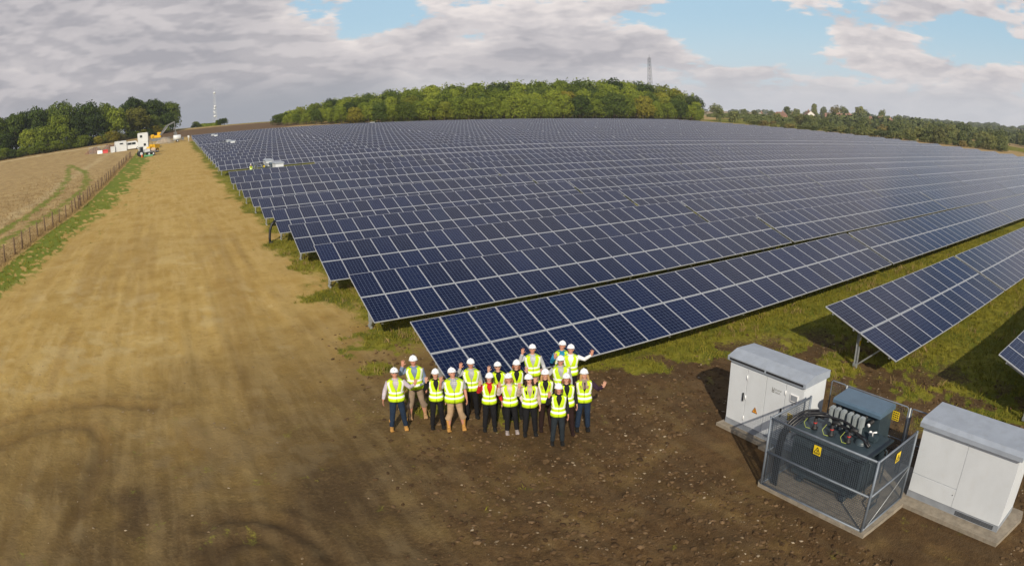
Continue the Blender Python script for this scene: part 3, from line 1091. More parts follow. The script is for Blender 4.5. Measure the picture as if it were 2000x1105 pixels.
def cabin_two(dx, dy, dz, label):
    t = empty('electrical_cabin', (12.87 + dx, 2.40 + dy, dz), 0, label, 'electrical cabin', 'white electrical cabins')
    W, Dp, H = 2.62, 1.02, 1.93
    z0 = .10
    MB().box(.012, Dp, 0, W, z0 + .14, H).build('cabinet_body', M['white_panel'], t)
    p = MB().box(0, Dp + .01, -.01, W + .01, z0 - .02, z0 + .14).build('plinth', M['cab_grey'], t)
    v = MB()
    for i in range(4):
        v.box(-.006, -.0005, .12, 1.22, z0 + .005 + i * .028, z0 + .02 + i * .028)
    v.build('plinth_vent', M['blackp'], p)
    for a, b, c, d in ((0, 1.36, z0 + .15, H - .03), (1.36, W, z0 + .15 + .47, H - .03), (1.36, W, z0 + .15, z0 + .15 + .46)):
        MB().bbox(-.008, .0115, a + .004, b - .004, c, d - .004, .003).build('wall_panel', M['white_panel'], t)
    k = MB().tube([(-.016, 1.42, .55), (-.008, 1.42, .55)], .012, 10, smooth=False)
    k.build('lock', M['blackp'], t)
    T = Matrix(((1, 0, 0, 0), (0, 0, 1, -.07), (0, 1, 0, 0), (0, 0, 0, 1)))
    prof = [(-.10, H - .02), (-.10, H + .085), (.02, H + .155), (Dp + .07, H + .155), (Dp + .12, H + .085), (Dp + .12, H - .02)]
    MB().prism(prof, W + .14, 0, T).build('roof', M['cab_roof'], t)
    return t


def wire_panel(mb, a, b, z0, z1, step=.05, th=.0035):
    """welded mesh between two plan points"""
    a, b = Vector(a), Vector(b)
    L = (b - a).length
    d = (b - a) / L
    n = int(L / step)
    for i in range(1, n):
        p = a + d * (i * L / n)
        mb.bar((p.x, p.y, z0), (p.x, p.y, z1), th, th)
    k = int((z1 - z0) / step)
    nn = Vector((-d.y, d.x)) * th
    for j in range(1, k):
        z = z0 + j * (z1 - z0) / k
        mb.bar((a.x + nn.x, a.y + nn.y, z), (b.x + nn.x, b.y + nn.y, z), th, th)


def station_fence(dx, dy, dz, label, step=.05):
    t = empty('mesh_fence', (dx, dy, dz), 0, label, 'fence')
    zt = 1.83
    corner = {'fl': (10.84, 8.02), 'fr': (10.90, 5.08), 'rb': (12.66, 5.08), 'lb': (12.42, 8.04)}

    def rail(pts, z, r=.022):
        mb.tube([(x, y, z) for x, y in pts], r, 8)
    for nm, (a, b) in {'front': ('fl', 'fr'), 'right': ('fr', 'rb'), 'left': ('fl', 'lb')}.items():
        A, B = Vector(corner[a]), Vector(corner[b])
        d = (B - A).normalized()
        A, B = A + d * .035, B - d * .035
        for z in (.09, .96, zt - .02):
            mb = MB()
            rail((A, B), z, .025)
            mb.build('rail', M['fence_grey'], t)
        mb = MB()
        wire_panel(mb, A, B, .09, zt - .02, step, .0062 if step < .06 else .008)
        mb.build('wire_mesh', M['mesh_steel'], t)
    for k, (x, y) in corner.items():
        mb = MB().tube([(x, y, .02), (x, y, zt + .01)], .030, 10)
        if k == 'fl':
            mb.tube([(x + .09, y - .01, .09), (x + .09, y - .01, zt)], .018, 8)
        mb.build('post', M['fence_grey'], t)
    # diagonal stiffener on the short side
    MB().tube([(11.0, 5.055, .12), (12.58, 5.055, .93)], .012, 6).build('stiffener', M['galv'], t)
    # back line: gate, long panel, gate
    bx = 13.62
    for y0, y1 in ((8.22, 7.76), (7.72, 5.84), (5.74, 5.10)):
        mb = MB()
        r = .018
        mb.tube([(bx, y0, .08), (bx, y0, zt - .04), (bx, y0 - .04, zt), (bx, y1 + .04, zt), (bx, y1, zt - .04), (bx, y1, .08)], r, 8)
        mb.tube([(bx, y0, .95), (bx, y1, .95)], .014, 8)
        o = mb.build('back_frame', M['fence_grey'], t)
        mb = MB()
        wire_panel(mb, (bx, y0 - .02), (bx, y1 + .02), .10, zt - .02, step, .0032 if step < .06 else .006)
        mb.build('wire_mesh', M['mesh_steel'], t)
    for y in (7.74, 5.79):
        MB().tube([(bx, y, .0), (bx, y, zt)], .028, 8).build('post', M['galv'], t)
    T = Matrix.Translation((10.875 - .045, 6.72, 1.43)) @ FACE_X
    sign_plate('warning_sign', t, T, .20, .22, 'triangle')
    sign_plate('warning_sign', t, Matrix.Translation((11.68, 5.045, 1.46)), .19, .23, 'triangle')
    T = Matrix.Translation((13.59, 6.25, 1.40)) @ FACE_X
    sign_plate('notice_board', t, T, .20, .24, 'grid')
    return t


def transformer(dx, dy, dz, label):
    t = empty('transformer', (12.2 + dx, 6.8 + dy, dz), 0, label, 'transformer')

    def P(x, y, z):
        return (x - 12.2, y - 6.8, z)
    # tank with corrugated cooling walls
    x0, x1, y0, y1 = 11.62, 12.72, 5.78, 7.86
    mb = MB()
    mb.box(*[q for pr in zip(P(x0 + .12, y0 + .12, .0)[:2], P(x1 - .12, y1 - .12, 0)[:2]) for q in pr], .28, 1.26)
    mb.build('tank', M['tank'], t)
    mb = MB()
    n = 34
    for i in range(n):
        y = y0 + .04 + (y1 - y0 - .08) * i / (n - 1)
        mb.box(*[q for pr in zip(P(x0, y - .012, 0)[:2], P(x0 + .118, y + .012, 0)[:2]) for q in pr], .36, 1.14)
    n = 16
    for i in range(n):
        x = x0 + .14 + (x1 - x0 - .28) * i / (n - 1)
        for ya, yb in ((y0, y0 + .118), (y1 - .118, y1)):
            mb.box(*[q for pr in zip(P(x - .012, ya, 0)[:2], P(x + .012, yb, 0)[:2]) for q in pr], .36, 1.14)
    mb.build('cooling_fins', M['tank'], t)
    mb = MB()
    a, b = P(x0 - .06, y0 - .06, 0), P(x1 + .16, y1 + .06, 0)
    mb.bbox(a[0], b[0], a[1], b[1], 1.262, 1.31, .008)
    for i in range(14):
        for xx in (x0 - .02, x1 + .10):
            q = P(xx, y0 + .05 + i * (y1 - y0 - .1) / 13, 0)
            mb.tube([(q[0], q[1], 1.31), (q[0], q[1], 1.335)], .016, 6, smooth=False)
    mb.build('lid', M['tank'], t)
    mb = MB()
    for y in (6.15, 7.45):
        q, w = P(11.55, y - .05, 0), P(12.95, y + .05, 0)
        mb.box(q[0], w[0], q[1], w[1], .12, .22)
        for xx in (11.62, 12.8):
            e = P(xx, y, 0)
            mb.tube([(e[0], e[1] - .07, .12), (e[0], e[1] + .07, .12)], .085, 12)
    mb.box(-.58, .52, -.9, .95, .22, .285)
    mb.build('skid', M['tank'], t)
    # low voltage housing with sloping blue-grey cover at the back
    q, w = P(12.84, 6.20, 0), P(13.52, 7.58, 0)
    mb = MB().box(q[0] + .03, w[0] - .02, q[1] + .02, w[1] - .02, .30, 1.72)
    o = mb.build('terminal_housing', M['tank'], t)
    T = Matrix.Translation((0, q[1] - .02, 0)) @ Matrix(((1, 0, 0, 0), (0, 0, 1, 0), (0, 1, 0, 0), (0, 0, 0, 1)))
    mb = MB().prism([(q[0] - .07, 1.71), (q[0] - .07, 1.79), (q[0] - .02, 1.83), (w[0] - .04, 1.87), (w[0] + .03, 1.82), (w[0] + .03, 1.71)], w[1] - q[1] + .04, 0, T)
    mb.build('housing_cover', M['lv'], t)
    # black insulator rings and pale gauges on the face of the housing
    for i in range(6):
        y = 7.40 - i * .20
        c = P(12.86, y, 1.57 if i % 2 else 1.61)
        mb = MB()
        for k in range(4):
            mb.tube([(c[0] - .05 - k * .035, c[1], c[2]), (c[0] - .03 - k * .035, c[1], c[2])], .055 - .006 * (k % 2), 14)
        mb.build('insulator', M['blackp'], t)
    for y in (7.25, 6.42):
        c = P(12.83, y, 1.52)
        MB().tube([(c[0] - .16, c[1], c[2]), (c[0] - .13, c[1], c[2])], .045, 14).build('gauge', M['white'], t)
    # six grey moulded terminal boots with their stems
    ys = [7.36, 7.20, 7.03, 6.83, 6.66, 6.49]
    for i, y in enumerate(ys):
        c = P(12.42, y, 0)
        mb = MB()
        mb.bbox(c[0] - .09, c[0] + .10, c[1] - .055, c[1] + .055, 1.52, 1.78, .022)
        mb.bbox(c[0] - .075, c[0] + .085, c[1] - .062, c[1] + .062, 1.74, 1.80, .02)
        mb.bbox(c[0] - .055, c[0] + .055, c[1] - .035, c[1] + .035, 1.30, 1.53, .012)
        mb.build('terminal_boot', M['bush'], t)
    # high voltage bushings with cables
    for i, y in enumerate((7.52, 7.02, 6.52)):
        c = P(11.98, y, 0)
        mb = MB()
        mb.tube([(c[0], c[1], 1.31), (c[0], c[1], 1.36), (c[0], c[1], 1.37), (c[0], c[1], 1.60)], [.075, .075, .045, .04], 12)
        mb.tube([(c[0], c[1], 1.60), (c[0] + .02, c[1] - .06, 1.66), (c[0] + .02, c[1] - .2, 1.655)], .042, 10)
        mb.build('bushing', M['blackp'], t)
        MB().tube([(c[0], c[1], 1.462), (c[0], c[1], 1.49)], .0475, 12).build('phase_ring', M['red'], t)
    for i in range(3):
        e = .07 * i
        y = (7.52, 7.02, 6.52)[i]
        pts = [P(11.04, 7.86 - e, .05), P(11.02, 7.86 - e, .6), P(11.03, 7.85 - e, 1.25), P(11.12, 7.80 - e, 1.55), P(11.35, 7.72 - e, 1.76 - e * .3), P(11.62, 7.62 - e, 1.86 - e * .5),
               P(11.90, 7.45 - e * 1.5, 1.84 - e * .5), P(12.05, y + .02 + (.0 if i == 0 else .20), 1.74), P(12.0, y - .20, 1.655)]
        # smooth the arc
        sp = []
        for a in range(len(pts) - 1):
            p0, p1, p2, p3 = [Vector(pts[max(0, min(len(pts) - 1, a + k))]) for k in (-1, 0, 1, 2)]
            for s in range(4):
                u = s / 4
                sp.append(.5 * ((2 * p1) + (-p0 + p2) * u + (2 * p0 - 5 * p1 + 4 * p2 - p3) * u * u + (-p0 + 3 * p1 - 3 * p2 + p3) * u ** 3))
        sp.append(Vector(pts[-1]))
        MB().tube(sp, .030, 10).build('cable', M['black'], t)
    mb = MB()
    mb.tube([P(12.0, 6.9, 1.62), P(12.2, 6.55, 1.52), P(12.15, 6.2, 1.42), P(12.05, 5.98, 1.36)], .028, 8)
    mb.tube([P(12.1, 7.0, 1.60), P(12.3, 6.6, 1.46), P(12.3, 6.25, 1.40), P(12.15, 6.0, 1.34)], .028, 8)
    mb.build('cable', M['black'], t)
    for y in (7.70, 7.15, 6.62):
        mb = MB()
        mb.tube([P(11.92, y, 1.58), P(11.80, y + .03, 1.48), P(11.82, y - .02, 1.36), P(11.90, y - .10, 1.325)], .007, 6)
        mb.build('earth_wire', M['earth'], t)
    # filler dome and protection relay near the front corner
    c = P(12.35, 6.12, 0)
    mb = MB()
    mb.ball((c[0] - .16, c[1] + .16, 1.31), (.17, .17, .12), 16, 8, 0, None, 0.0)
    mb.bbox(c[0] + .02, c[0] + .20, c[1] - .12, c[1] + .10, 1.31, 1.44, .02)
    mb.build('relay_box', M['tank'], t)
    mb = MB()
    mb.tube([(c[0] + .1, c[1] + .02, 1.44), (c[0] + .1, c[1] + .02, 1.52), (c[0] + .1, c[1] - .08, 1.56)], .022, 8)
    mb.build('valve', M['white'], t)
    MB().ball((c[0] + .24, c[1] + .16, 1.42), .045, 10, 6).build('gauge', M['white'], t)
    mb = MB()
    for xx in (11.80, 12.55):
        MB().tube([P(xx, 5.80, 1.2), P(xx, 5.70, 1.15), P(xx, 5.70, .3)], .02, 6).build('pipe', M['tank'], t)
    mb.tube([P(11.66, 5.42, .12), P(12.02, 5.42, .12), P(12.06, 5.42, .34), P(11.70, 5.42, .30), P(11.66, 5.42, .12)], .022, 8)
    mb.build('pull_frame', M['tank'], t)
    return t


def pad(dx, dy, dz, label):
    """one stepped concrete base under cabins and transformer"""
    poly = [(12.30, 10.98), (12.30, 9.30), (12.18, 9.30), (12.18, 8.20), (10.90, 8.16), (10.80, 8.08), (10.84, 4.96), (12.50, 4.90), (12.50, 2.20), (13.80, 2.02), (14.10, 2.10), (14.15, 10.9)]
    mb = MB()
    mb.prism([(x, y) for x, y in poly[::-1]], .28, 0, Matrix.Translation((0, 0, -.20)))
    o = mb.build('concrete_base', M['concrete'])
    o.location = (dx, dy, dz)
    return tag(o, label, 'concrete base')


STATIONS = [(0, 0, 'nearest', 'in the near right foreground'), (0, 78.8, 'second', 'half hidden among panels beyond the middle rows'), (.4, 143.6, 'third', 'small in the distance among the panels'), (-.3, 188.4, 'farthest', 'tiny at the far end of the panels')]
for i, (dx, dy, nm, where) in enumerate(STATIONS):
    dz = G(12.5, 6.4 + dy) + (.0 if i else .02)
    pad(dx, dy, dz, 'pale concrete base of the %s transformer station' % nm)
    cabin_one(dx, dy, dz, 'white four-door electrical cabin at the rear of the %s transformer station' % nm if i else 'white electrical cabin with black handles and hazard triangle left of the caged transformer')
    cabin_two(dx, dy, dz, 'plain white electrical cabin at the front of the %s transformer station' % nm if i else 'plain white electrical cabin with vented plinth at the right edge')
    if i < 3:
        transformer(dx, dy, dz, 'dark transformer of the %s station, seen %s' % (nm, where) if i else 'dark finned transformer with grey terminal boots inside the wire cage')
        station_fence(dx, dy, dz, 'steel mesh fence around the %s transformer' % nm if i else 'steel mesh cage with yellow warning signs around the near transformer', .05 if i == 0 else .16)

# ------------------------------------------------------------------ field fence on the left
def wire_fence():
    t = empty('wire_fence', (-14, 60, G(-14, 60)), 0, 'low wire stock fence on weathered posts between the track and the straw field', 'fence')
    ys = [36.5]
    while ys[-1] < 163:
        ys.append(ys[-1] + rnd.uniform(2.4, 3.0))
    me = []
    for k in range(4):
        mb = MB()
        r = .055 + .01 * k
        mb.tube([(0, 0, -.3), (.01 * k, 0, .6), (.02 * (k - 1.5), .01, 1.28 + .05 * k)], [r, r * .95, r * .9], 7)
        me.append(mb.mesh('post', M['rust']))
    for i, y in enumerate(ys):
        x = float(fence_x(y)) + rnd.uniform(-.06, .06)
        o = link('post', me[i % 4], t)
        o.location = (x + 14, y - 60, G(x, y) - G(-14, 60))
        o.rotation_euler = (R(rnd.uniform(-3, 3)), R(rnd.uniform(-5, 5)), rnd.uniform(0, 6))
    # straining post with struts part way along
    for y in (78.5,):
        x = float(fence_x(y))
        o = MB().tube([(0, 0, -.2), (0, 0, 1.6)], .07, 8).bar((0, 0, .9), (.05, -2.2, .95), .09, .09).tube([(.05, -2.2, -.2), (.05, -2.2, 1.5)], .06, 8).build('post', M['rust'], t)
        o.location = (x + 14, y - 60, G(x, y) - G(-14, 60))
    for z in (.12, .32, .52, .72, .92, 1.12):
        mb = MB()
        mb.tube([(float(fence_x(y)) + 14, y - 60, G(-14, y) - G(-14, 60) + z) for y in ys], .006 if z < 1 else .009, 4)
        mb.build('wire', M['rust'], t)


wire_fence()

# black duct pipe curving up beside a row end
mb = MB()
px_, py_ = 6.15, 43.9
mb.tube([(0, 0, -.1), (.02, .05, .35), (.10, .10, .85), (.26, .12, 1.22), (.52, .1, 1.45)], .085, 12)
mb.tube([(-.05, -.2, .03), (.15, -.35, .05)], .11, 8)
o = mb.build('cable_duct', M['black'])
o.location = (px_, py_, G(px_, py_))
tag(o, 'bent black plastic cable duct rising from the ground at a table end', 'duct pipe')

# ------------------------------------------------------------------ people
def skin_mat(name, col):
    m, nt, b = new_mat(name)
    tc = N(nt, 'ShaderNodeTexCoord').outputs['Object']
    n1 = noise(nt, tc, 14, 4, 0.6)
    c = mixc(nt, n1, tuple(k * .88 for k in col), tuple(min(1, k * 1.1) for k in col))
    nt.links.new(c, b.inputs['Base Color'])
    b.inputs['Roughness'].default_value = 0.55
    b.inputs['Subsurface Weight'].default_value = 0.0
    b.inputs['Specular IOR Level'].default_value = 0.35
    return m


def cloth_mat(name, col, check=None, var=0.15):
    m, nt, b = new_mat(name)
    tc = N(nt, 'ShaderNodeTexCoord').outputs['Object']
    n1 = noise(nt, tc, 9, 4, 0.6)
    c = mixc(nt, sstep(nt, n1, .3, .7), tuple(k * (1 - var) for k in col), tuple(min(1, k * (1 + var)) for k in col))
    if check:
        sep = N(nt, 'ShaderNodeSeparateXYZ', ins={0: tc})
        for ax in (0, 2):
            fr = math_(nt, 'FRACT', math_(nt, 'MULTIPLY', sep.outputs[ax], 22))
            ln = math_(nt, 'LESS_THAN', fr, 0.28)
            c = mixc(nt, math_(nt, 'MULTIPLY', ln, 0.45), c, check)
    nt.links.new(c, b.inputs['Base Color'])
    b.inputs['Roughness'].default_value = 0.85
    b.inputs['Specular IOR Level'].default_value = 0.2
    nb = noise(nt, tc, 26, 3, 0.6, dist=0.8)
    bp = N(nt, 'ShaderNodeBump', ins={'Strength': 0.35, 'Distance': 0.02, 'Height': nb})
    nt.links.new(bp.outputs[0], b.inputs['Normal'])
    return m


SK = {'a': skin_mat('skin_fair', (0.50, 0.27, 0.19)), 'b': skin_mat('skin_ruddy', (0.46, 0.22, 0.15)), 'c': skin_mat('skin_tan', (0.38, 0.19, 0.12))}
M['hivis'] = cloth_mat('high_visibility_yellow', (0.50, 0.70, 0.012), var=.10)
HAIR = {'blonde': cloth_mat('blonde_hair', (0.36, 0.22, 0.09)), 'dark': cloth_mat('dark_hair', (0.03, 0.018, 0.012)), 'auburn': cloth_mat('auburn_hair', (0.17, 0.06, 0.03)),
        'brown': cloth_mat('brown_hair', (0.10, 0.055, 0.03)), 'ginger': cloth_mat('light_brown_hair', (0.26, 0.13, 0.06))}
M['zip'] = simple('zip', (0.10, 0.12, 0.02), 0.6)
M['lips'] = simple('lips', (0.40, 0.12, 0.10), 0.5)
CLOTH = {}


def cloth(key, col, check=None):
    if key not in CLOTH:
        CLOTH[key] = cloth_mat(key, col, check)
    return CLOTH[key]


def torso_rings(e, wide=1.0, belly=0.0, top=True):
    """torso ellipses grown by e"""
    a = [(.90, .170, .115), (.98, .165, .112), (1.06, .152, .105), (1.16, .158, .108), (1.27, .176, .118), (1.36, .185, .118), (1.42, .178, .105), (1.455, .140, .088), (1.485, .085, .068)]
    out = []
    for z, w, d in a:
        bl = belly * math.exp(-((z - 1.08) / .12) ** 2)
        out.append((0, -.012 - bl * .5, z, w * wide + e, d * (.5 + .5 * wide) + e + bl * .5))
    return out


ARM = {  # shoulder -> elbow -> wrist (image side x positive), fingers direction
    'down': ((.235, .02, 1.15), (.262, -.06, .91), (.02, -.10, -1), 'rest'),
    'down_out': ((.275, .03, 1.16), (.34, -.05, .93), (.10, -.10, -1), 'rest'),
    'near': ((.305, -.09, 1.27), (.275, -.20, 1.51), (-.06, -.08, 1), 'wave'),
    'high': ((.335, -.06, 1.34), (.270, -.17, 1.60), (-.12, -.02, 1), 'wave'),
    'wide': ((.375, -.03, 1.34), (.56, -.12, 1.50), (.10, -.05, 1), 'wave'),
    'out': ((.355, -.06, 1.24), (.47, -.22, 1.38), (.18, -.10, 1), 'wave'),
    'chest': ((.275, -.07, 1.19), (.20, -.26, 1.38), (-.05, -.12, 1), 'wave'),
}


def hand_shapes(mb, wrist, d, side, pose, s=1.0):
    """palm, four unequal fingers and a thumb; the palm faces the camera (-y) when waving, the thigh at rest"""
    w = Vector(wrist)
    d = Vector(d).normalized()
    nrm = Vector((0, -1, 0)) if pose == 'wave' else Vector((-side, -.25, 0))
    nrm = (nrm - d * nrm.dot(d)).normalized()
    x = d.cross(nrm).normalized()                # across the palm
    if pose == 'wave':
        th = -side                               # thumbs point to the head when the palm faces forward
        if x.x * th < 0:
            x = -x
    else:
        if x.y > 0:
            x = -x                               # thumb to the front
    Mx = Matrix((x, nrm, d)).transposed()
    mb.ball(w + d * .048, (.042, .017, .058), 12, 8, 0, Mx.to_4x4())
    mb.tube([w - d * .02, w + d * .03], [.026, .030], 8, flat=.62, upv=nrm)
    L = (.066, .078, .082, .070)                 # little finger last toward outside
    for k in range(4):
        u = (-.030 + .020 * k)
        ln = L[k] * (1.0 if k else .92)
        sp = (k - 1.5) * (.16 if pose == 'wave' else .05)
        a = w + d * (.082 + (.004, .010, .012, .006)[k]) + x * u
        fd = (d + x * sp).normalized()
        cu = .10 if pose == 'wave' else .55
        b_ = a + fd * ln * .5 + nrm * (cu * .012)
        c_ = b_ + (fd * (1 - cu * .35) + nrm * cu).normalized() * ln * .5
        mb.tube([a - fd * .012, a, b_, c_], [.0098, .0098, .0092, .0078], 7)
        mb.ball(c_, .0078, 7, 5)
    a = w + d * .030 + x * .030
    b_ = a + (d * .55 + x * .85).normalized() * .034 + nrm * .006
    c_ = b_ + (d * .85 + x * .45).normalized() * .030 + nrm * .008
    mb.tube([a - x * .012, a, b_, c_], [.0125, .0125, .011, .009], 7)
    mb.ball(c_, .009, 7, 5)


def person(x, y, H, label, *, left='down', right='down', shirt, trousers, boots, bootcol, skin='a', hair=None, haircol='brown', shades=False, cropped=False, wide=1.0, belly=0.0,
           sleeves='long', head=(0, 0), scarf=None, stance=.06, group='people in hard hats waving beside the front solar table', face=None, twist=0.0):
    k = H / 1.80
    ang = math.atan2(x, y) * .86 + twist
    t = empty('person', (x, y, G(x, y) + .012), -ang, label, 'person', group)
    t.scale = (k * (1.02 + .03 * math.sin(x * 9)), k, k)
    t.rotation_euler[1] = .03 * math.sin(x * 7 + y)
    head = (head[0] + .08 * math.sin(x * 5.1), head[1] + .28 * math.sin(x * 6.3 + y * 2))
    skm = SK[skin]
    # head frame: tilt up toward the drone
    HM = Matrix.Translation((0, -.005, 1.50)) @ Matrix.Rotation(head[1], 4, 'Z') @ Matrix.Rotation(-R(20) - head[0], 4, 'X') @ Matrix.Translation((0, 0, -1.50))
    hc = Vector((0, -.012, 1.635))

    b = MB()
    b.loft(torso_rings(-.012, wide, belly), 20)
    b.tube([(0, .0, 1.44), (0, -.004, 1.50), tuple(HM @ Vector((0, .012, 1.57)))], [.062, .056, .058], 12)
    # skull, jaw, nose, ears
    b.ball(HM @ hc, (.076, .093, .108), 20, 14, 0, HM.to_3x3().to_4x4())
    b.ball(HM @ (hc + Vector((0, -.022, -.050))), (.056, .066, .062), 16, 10, 0, HM.to_3x3().to_4x4())
    b.ball(HM @ (hc + Vector((0, -.058, -.088))), (.026, .024, .020), 10, 8)
    b.tube([HM @ (hc + Vector((0, -.088, .018))), HM @ (hc + Vector((0, -.108, -.020))), HM @ (hc + Vector((0, -.092, -.034)))], [.008, .015, .012], 8)
    for s in (-1, 1):
        b.ball(HM @ (hc + Vector((s * .078, .012, -.008))), (.012, .020, .032), 10, 8)
    poses = {-1: left, 1: right}
    for s in (-1, 1):
        el, wr, fd, ps = ARM[poses[s]]
        sh = Vector((s * .178 * wide, .0, 1.415))
        el, wr, fd = [Vector((q[0] * s, q[1], q[2])) for q in (el, wr, fd)]
        el.x += s * .178 * (wide - 1)
        wr.x += s * .178 * (wide - 1)
        b.tube([sh, sh.lerp(el, .5), el, el.lerp(wr, .35), wr], [.052, .046, .038, .040, .027], 12)
        b.ball(el, .039, 10, 8)
        hand_shapes(b, wr, fd, s, ps)
        hip = Vector((s * .088, -.01, .93))
        kn = Vector((s * (.088 + stance * .35), -.025, .50))
        an = Vector((s * (.085 + stance * .8), .015, .09))
        b.tube([hip, hip.lerp(kn, .5), kn, kn.lerp(an, .3), an], [.085, .072, .054, .056, .036], 14)
        b.tube([an + Vector((0, .03, -.045)), an + Vector((0, -.05, -.050)), an + Vector((s * .02, -.16, -.062))], [.036, .038, .028], 10, flat=.8)
    remesh(b, .0078, 'body', skm, t, 1)

    # shirt or jacket
    sm = shirt
    c = MB()
    c.loft([(q[0], q[1], q[2], q[3], q[4]) for q in torso_rings(.010, wide, belly)], 22)
    c.tube([(0, .006, 1.44), (0, .006, 1.515)], [.082, .064], 14)
    for s in (-1, 1):
        el, wr, fd, ps = ARM[poses[s]]
        sh = Vector((s * .172 * wide, .0, 1.410))
        el, wr = [Vector((q[0] * s, q[1], q[2])) for q in (el, wr)]
        el.x += s * .178 * (wide - 1)
        wr.x += s * .178 * (wide - 1)
        if sleeves == 'long':
            c.tube([sh, sh.lerp(el, .5), el, el.lerp(wr, .4), el.lerp(wr, .93)], [.072, .064, .056, .053, .040], 14)
            c.ball(el, .057, 10, 8)
            e2 = el.lerp(wr, .93)
            c.tube([el.lerp(wr, .86), e2], [.044, .043], 12)
        else:
            c.tube([sh, sh.lerp(el, .5), sh.lerp(el, .85)], [.072, .068, .068], 14)
    remesh(c, .0125, 'shirt' if sleeves == 'short' or shirt.name.endswith('shirt') else 'jacket', sm, t, 2)

    # trousers
    c = MB()
    c.loft([(0, -.005, .84, .150, .105), (0, -.005, .90, .178, .124), (0, -.010, .98, .172 * (.5 + .5 * wide), .120), (0, -.012, 1.03, .160 * (.5 + .5 * wide), .112)], 22)
    zc = .32 if cropped else .10
    for s in (-1, 1):
        hip = Vector((s * .085, -.005, .90))
        kn = Vector((s * (.088 + stance * .35), -.025, .50))
        an = Vector((s * (.085 + stance * .8), .012, zc))
        f = .085 if cropped else .072
        c.tube([hip, hip.lerp(kn, .5), kn, kn.lerp(an, .45), an], [.098, .088, .073, f - .004, f if cropped else .062], 16)
        if cropped:
            c.tube([an + Vector((0, 0, .05)), an], [.088, .080], 14)
    remesh(c, .0135, 'trousers', trousers, t, 2)

    # boots
    for s in (-1, 1):
        an = Vector((s * (.085 + stance * .8), .015, .09))
        c = MB()
        top = {'boots': .30, 'high': .34, 'shoes': .11}[boots]
        c.tube([an + Vector((0, .0, -.055)), an + Vector((0, .0, .0)), (an.x, .015, top * .6 + .03), (an.x, .012, top)], [.048, .046, .052, .062 if boots != 'shoes' else .046], 14)
        c.tube([an + Vector((0, .045, -.045)), an + Vector((0, -.03, -.040)), an + Vector((s * .012, -.11, -.045)), an + Vector((s * .022, -.185, -.055))], [.044, .050, .050, .036], 12, flat=.85)
        c.box(an.x - .05, an.x + .05, -.155, .068, .004, .03)
        remesh(c, .010, 'boot' if boots != 'shoes' else 'shoe', bootcol, t, 2)

    # high visibility vest: a shell open in a V, hem at the hips
    def shell(z, e):
        rr = torso_rings(.028 + e, wide, belly * 1.05)
        zs = [q[2] for q in rr]
        cy = np.interp(z, zs, [q[1] for q in rr])
        a = np.interp(z, zs, [q[3] for q in rr])
        bb = np.interp(z, zs, [q[4] for q in rr])
        if z < 1.0:
            a, bb = a + .012, bb + .012
        return cy, a, bb

    zh = .86 if wide > 1.1 else .885

    def vpt(z, th, e=0.0):
        """th: angle from the front centre"""
        cy, a, bb = shell(z, e)
        fold = 1 + .014 * math.sin(th * 7 + z * 9 + x * 5) + .010 * math.sin(th * 13 - z * 31 + y * 3) + .02 * max(0, 1.1 - z) * math.sin(th * 4 + x)
        return (a * math.sin(th) * fold, cy - bb * math.cos(th) * fold, z)

    def opening(z):
        return .012 + max(0, (z - 1.20) / .285) ** .9 * .46

    mb = MB()
    zs = [zh, .93, .97, 1.0, 1.05, 1.10, 1.16, 1.22, 1.27, 1.32, 1.37, 1.41, 1.435, 1.46, 1.488]
    nth = 34
    for i, z in enumerate(zs):
        o_ = opening(z)
        for j in range(nth + 1):
            th = o_ + (2 * PI - 2 * o_) * j / nth
            mb.v.append(vpt(z, th))
    for i in range(len(zs) - 1):
        for j in range(nth):
            mb.f.append((i * (nth + 1) + j, i * (nth + 1) + j + 1, (i + 1) * (nth + 1) + j + 1, (i + 1) * (nth + 1) + j))
            mb.fm.append(0)
            mb.sm.append(True)
    vest = mb.build('high_visibility_vest', M['hivis'], t)
    md = vest.modifiers.new('thick', 'SOLIDIFY')
    md.thickness = .006
    md.offset = 1

    def band(z0, z1, name='reflective_band'):
        q = MB()
        n = 40
        for z in (z0, z1):
            o_ = opening(z)
            for j in range(n + 1):
                q.v.append(vpt(z, o_ + (2 * PI - 2 * o_) * j / n, .0085))
        for j in range(n):
            q.f.append((j, j + 1, n + 2 + j, n + 1 + j))
            q.fm.append(0)
            q.sm.append(True)
        o = q.build(name, M['reflect'], vest)
        return o
    band(.985, 1.038)
    band(1.115, 1.168)
    for s in (-1, 1):
        q = MB()
        zz = [1.168, 1.22, 1.27, 1.32, 1.37, 1.41, 1.435, 1.46, 1.48]
        for z in zz:
            f = (z - 1.168) / .312
            t0 = .60 + .28 * f
            for th in (t0, t0 + .16, t0 + .32 + .12 * f):
                q.v.append(vpt(z, s * th, .0085))
        for i in range(len(zz) - 1):
            for j in range(2):
                q.f.append((i * 3 + j, i * 3 + j + 1, i * 3 + j + 4, i * 3 + j + 3))
                q.fm.append(0)
                q.sm.append(True)
        q.build('reflective_band', M['reflect'], vest)
    q = MB()
    zz = [zh, 1.0, 1.05, 1.1, 1.16, 1.21]
    q.tube([vpt(z, 0.0, .010) for z in zz], .005, 5)
    q.build('zip', M['zip'], vest)

    # helmet
    hm = HM @ Matrix.Translation(hc + Vector((0, .004, .030)))
    mb = MB()
    mb.ball((0, 0, .010), (.104, .122, .118), 28, 12, 0, None, 0.0)
    mb.tube([(.0, -.125, .018), (.0, -.10, .075), (.0, -.05, .118), (0, .0, .131), (0, .06, .118), (0, .11, .065)], .012, 8)
    n = 32
    base = len(mb.v)
    vs = []
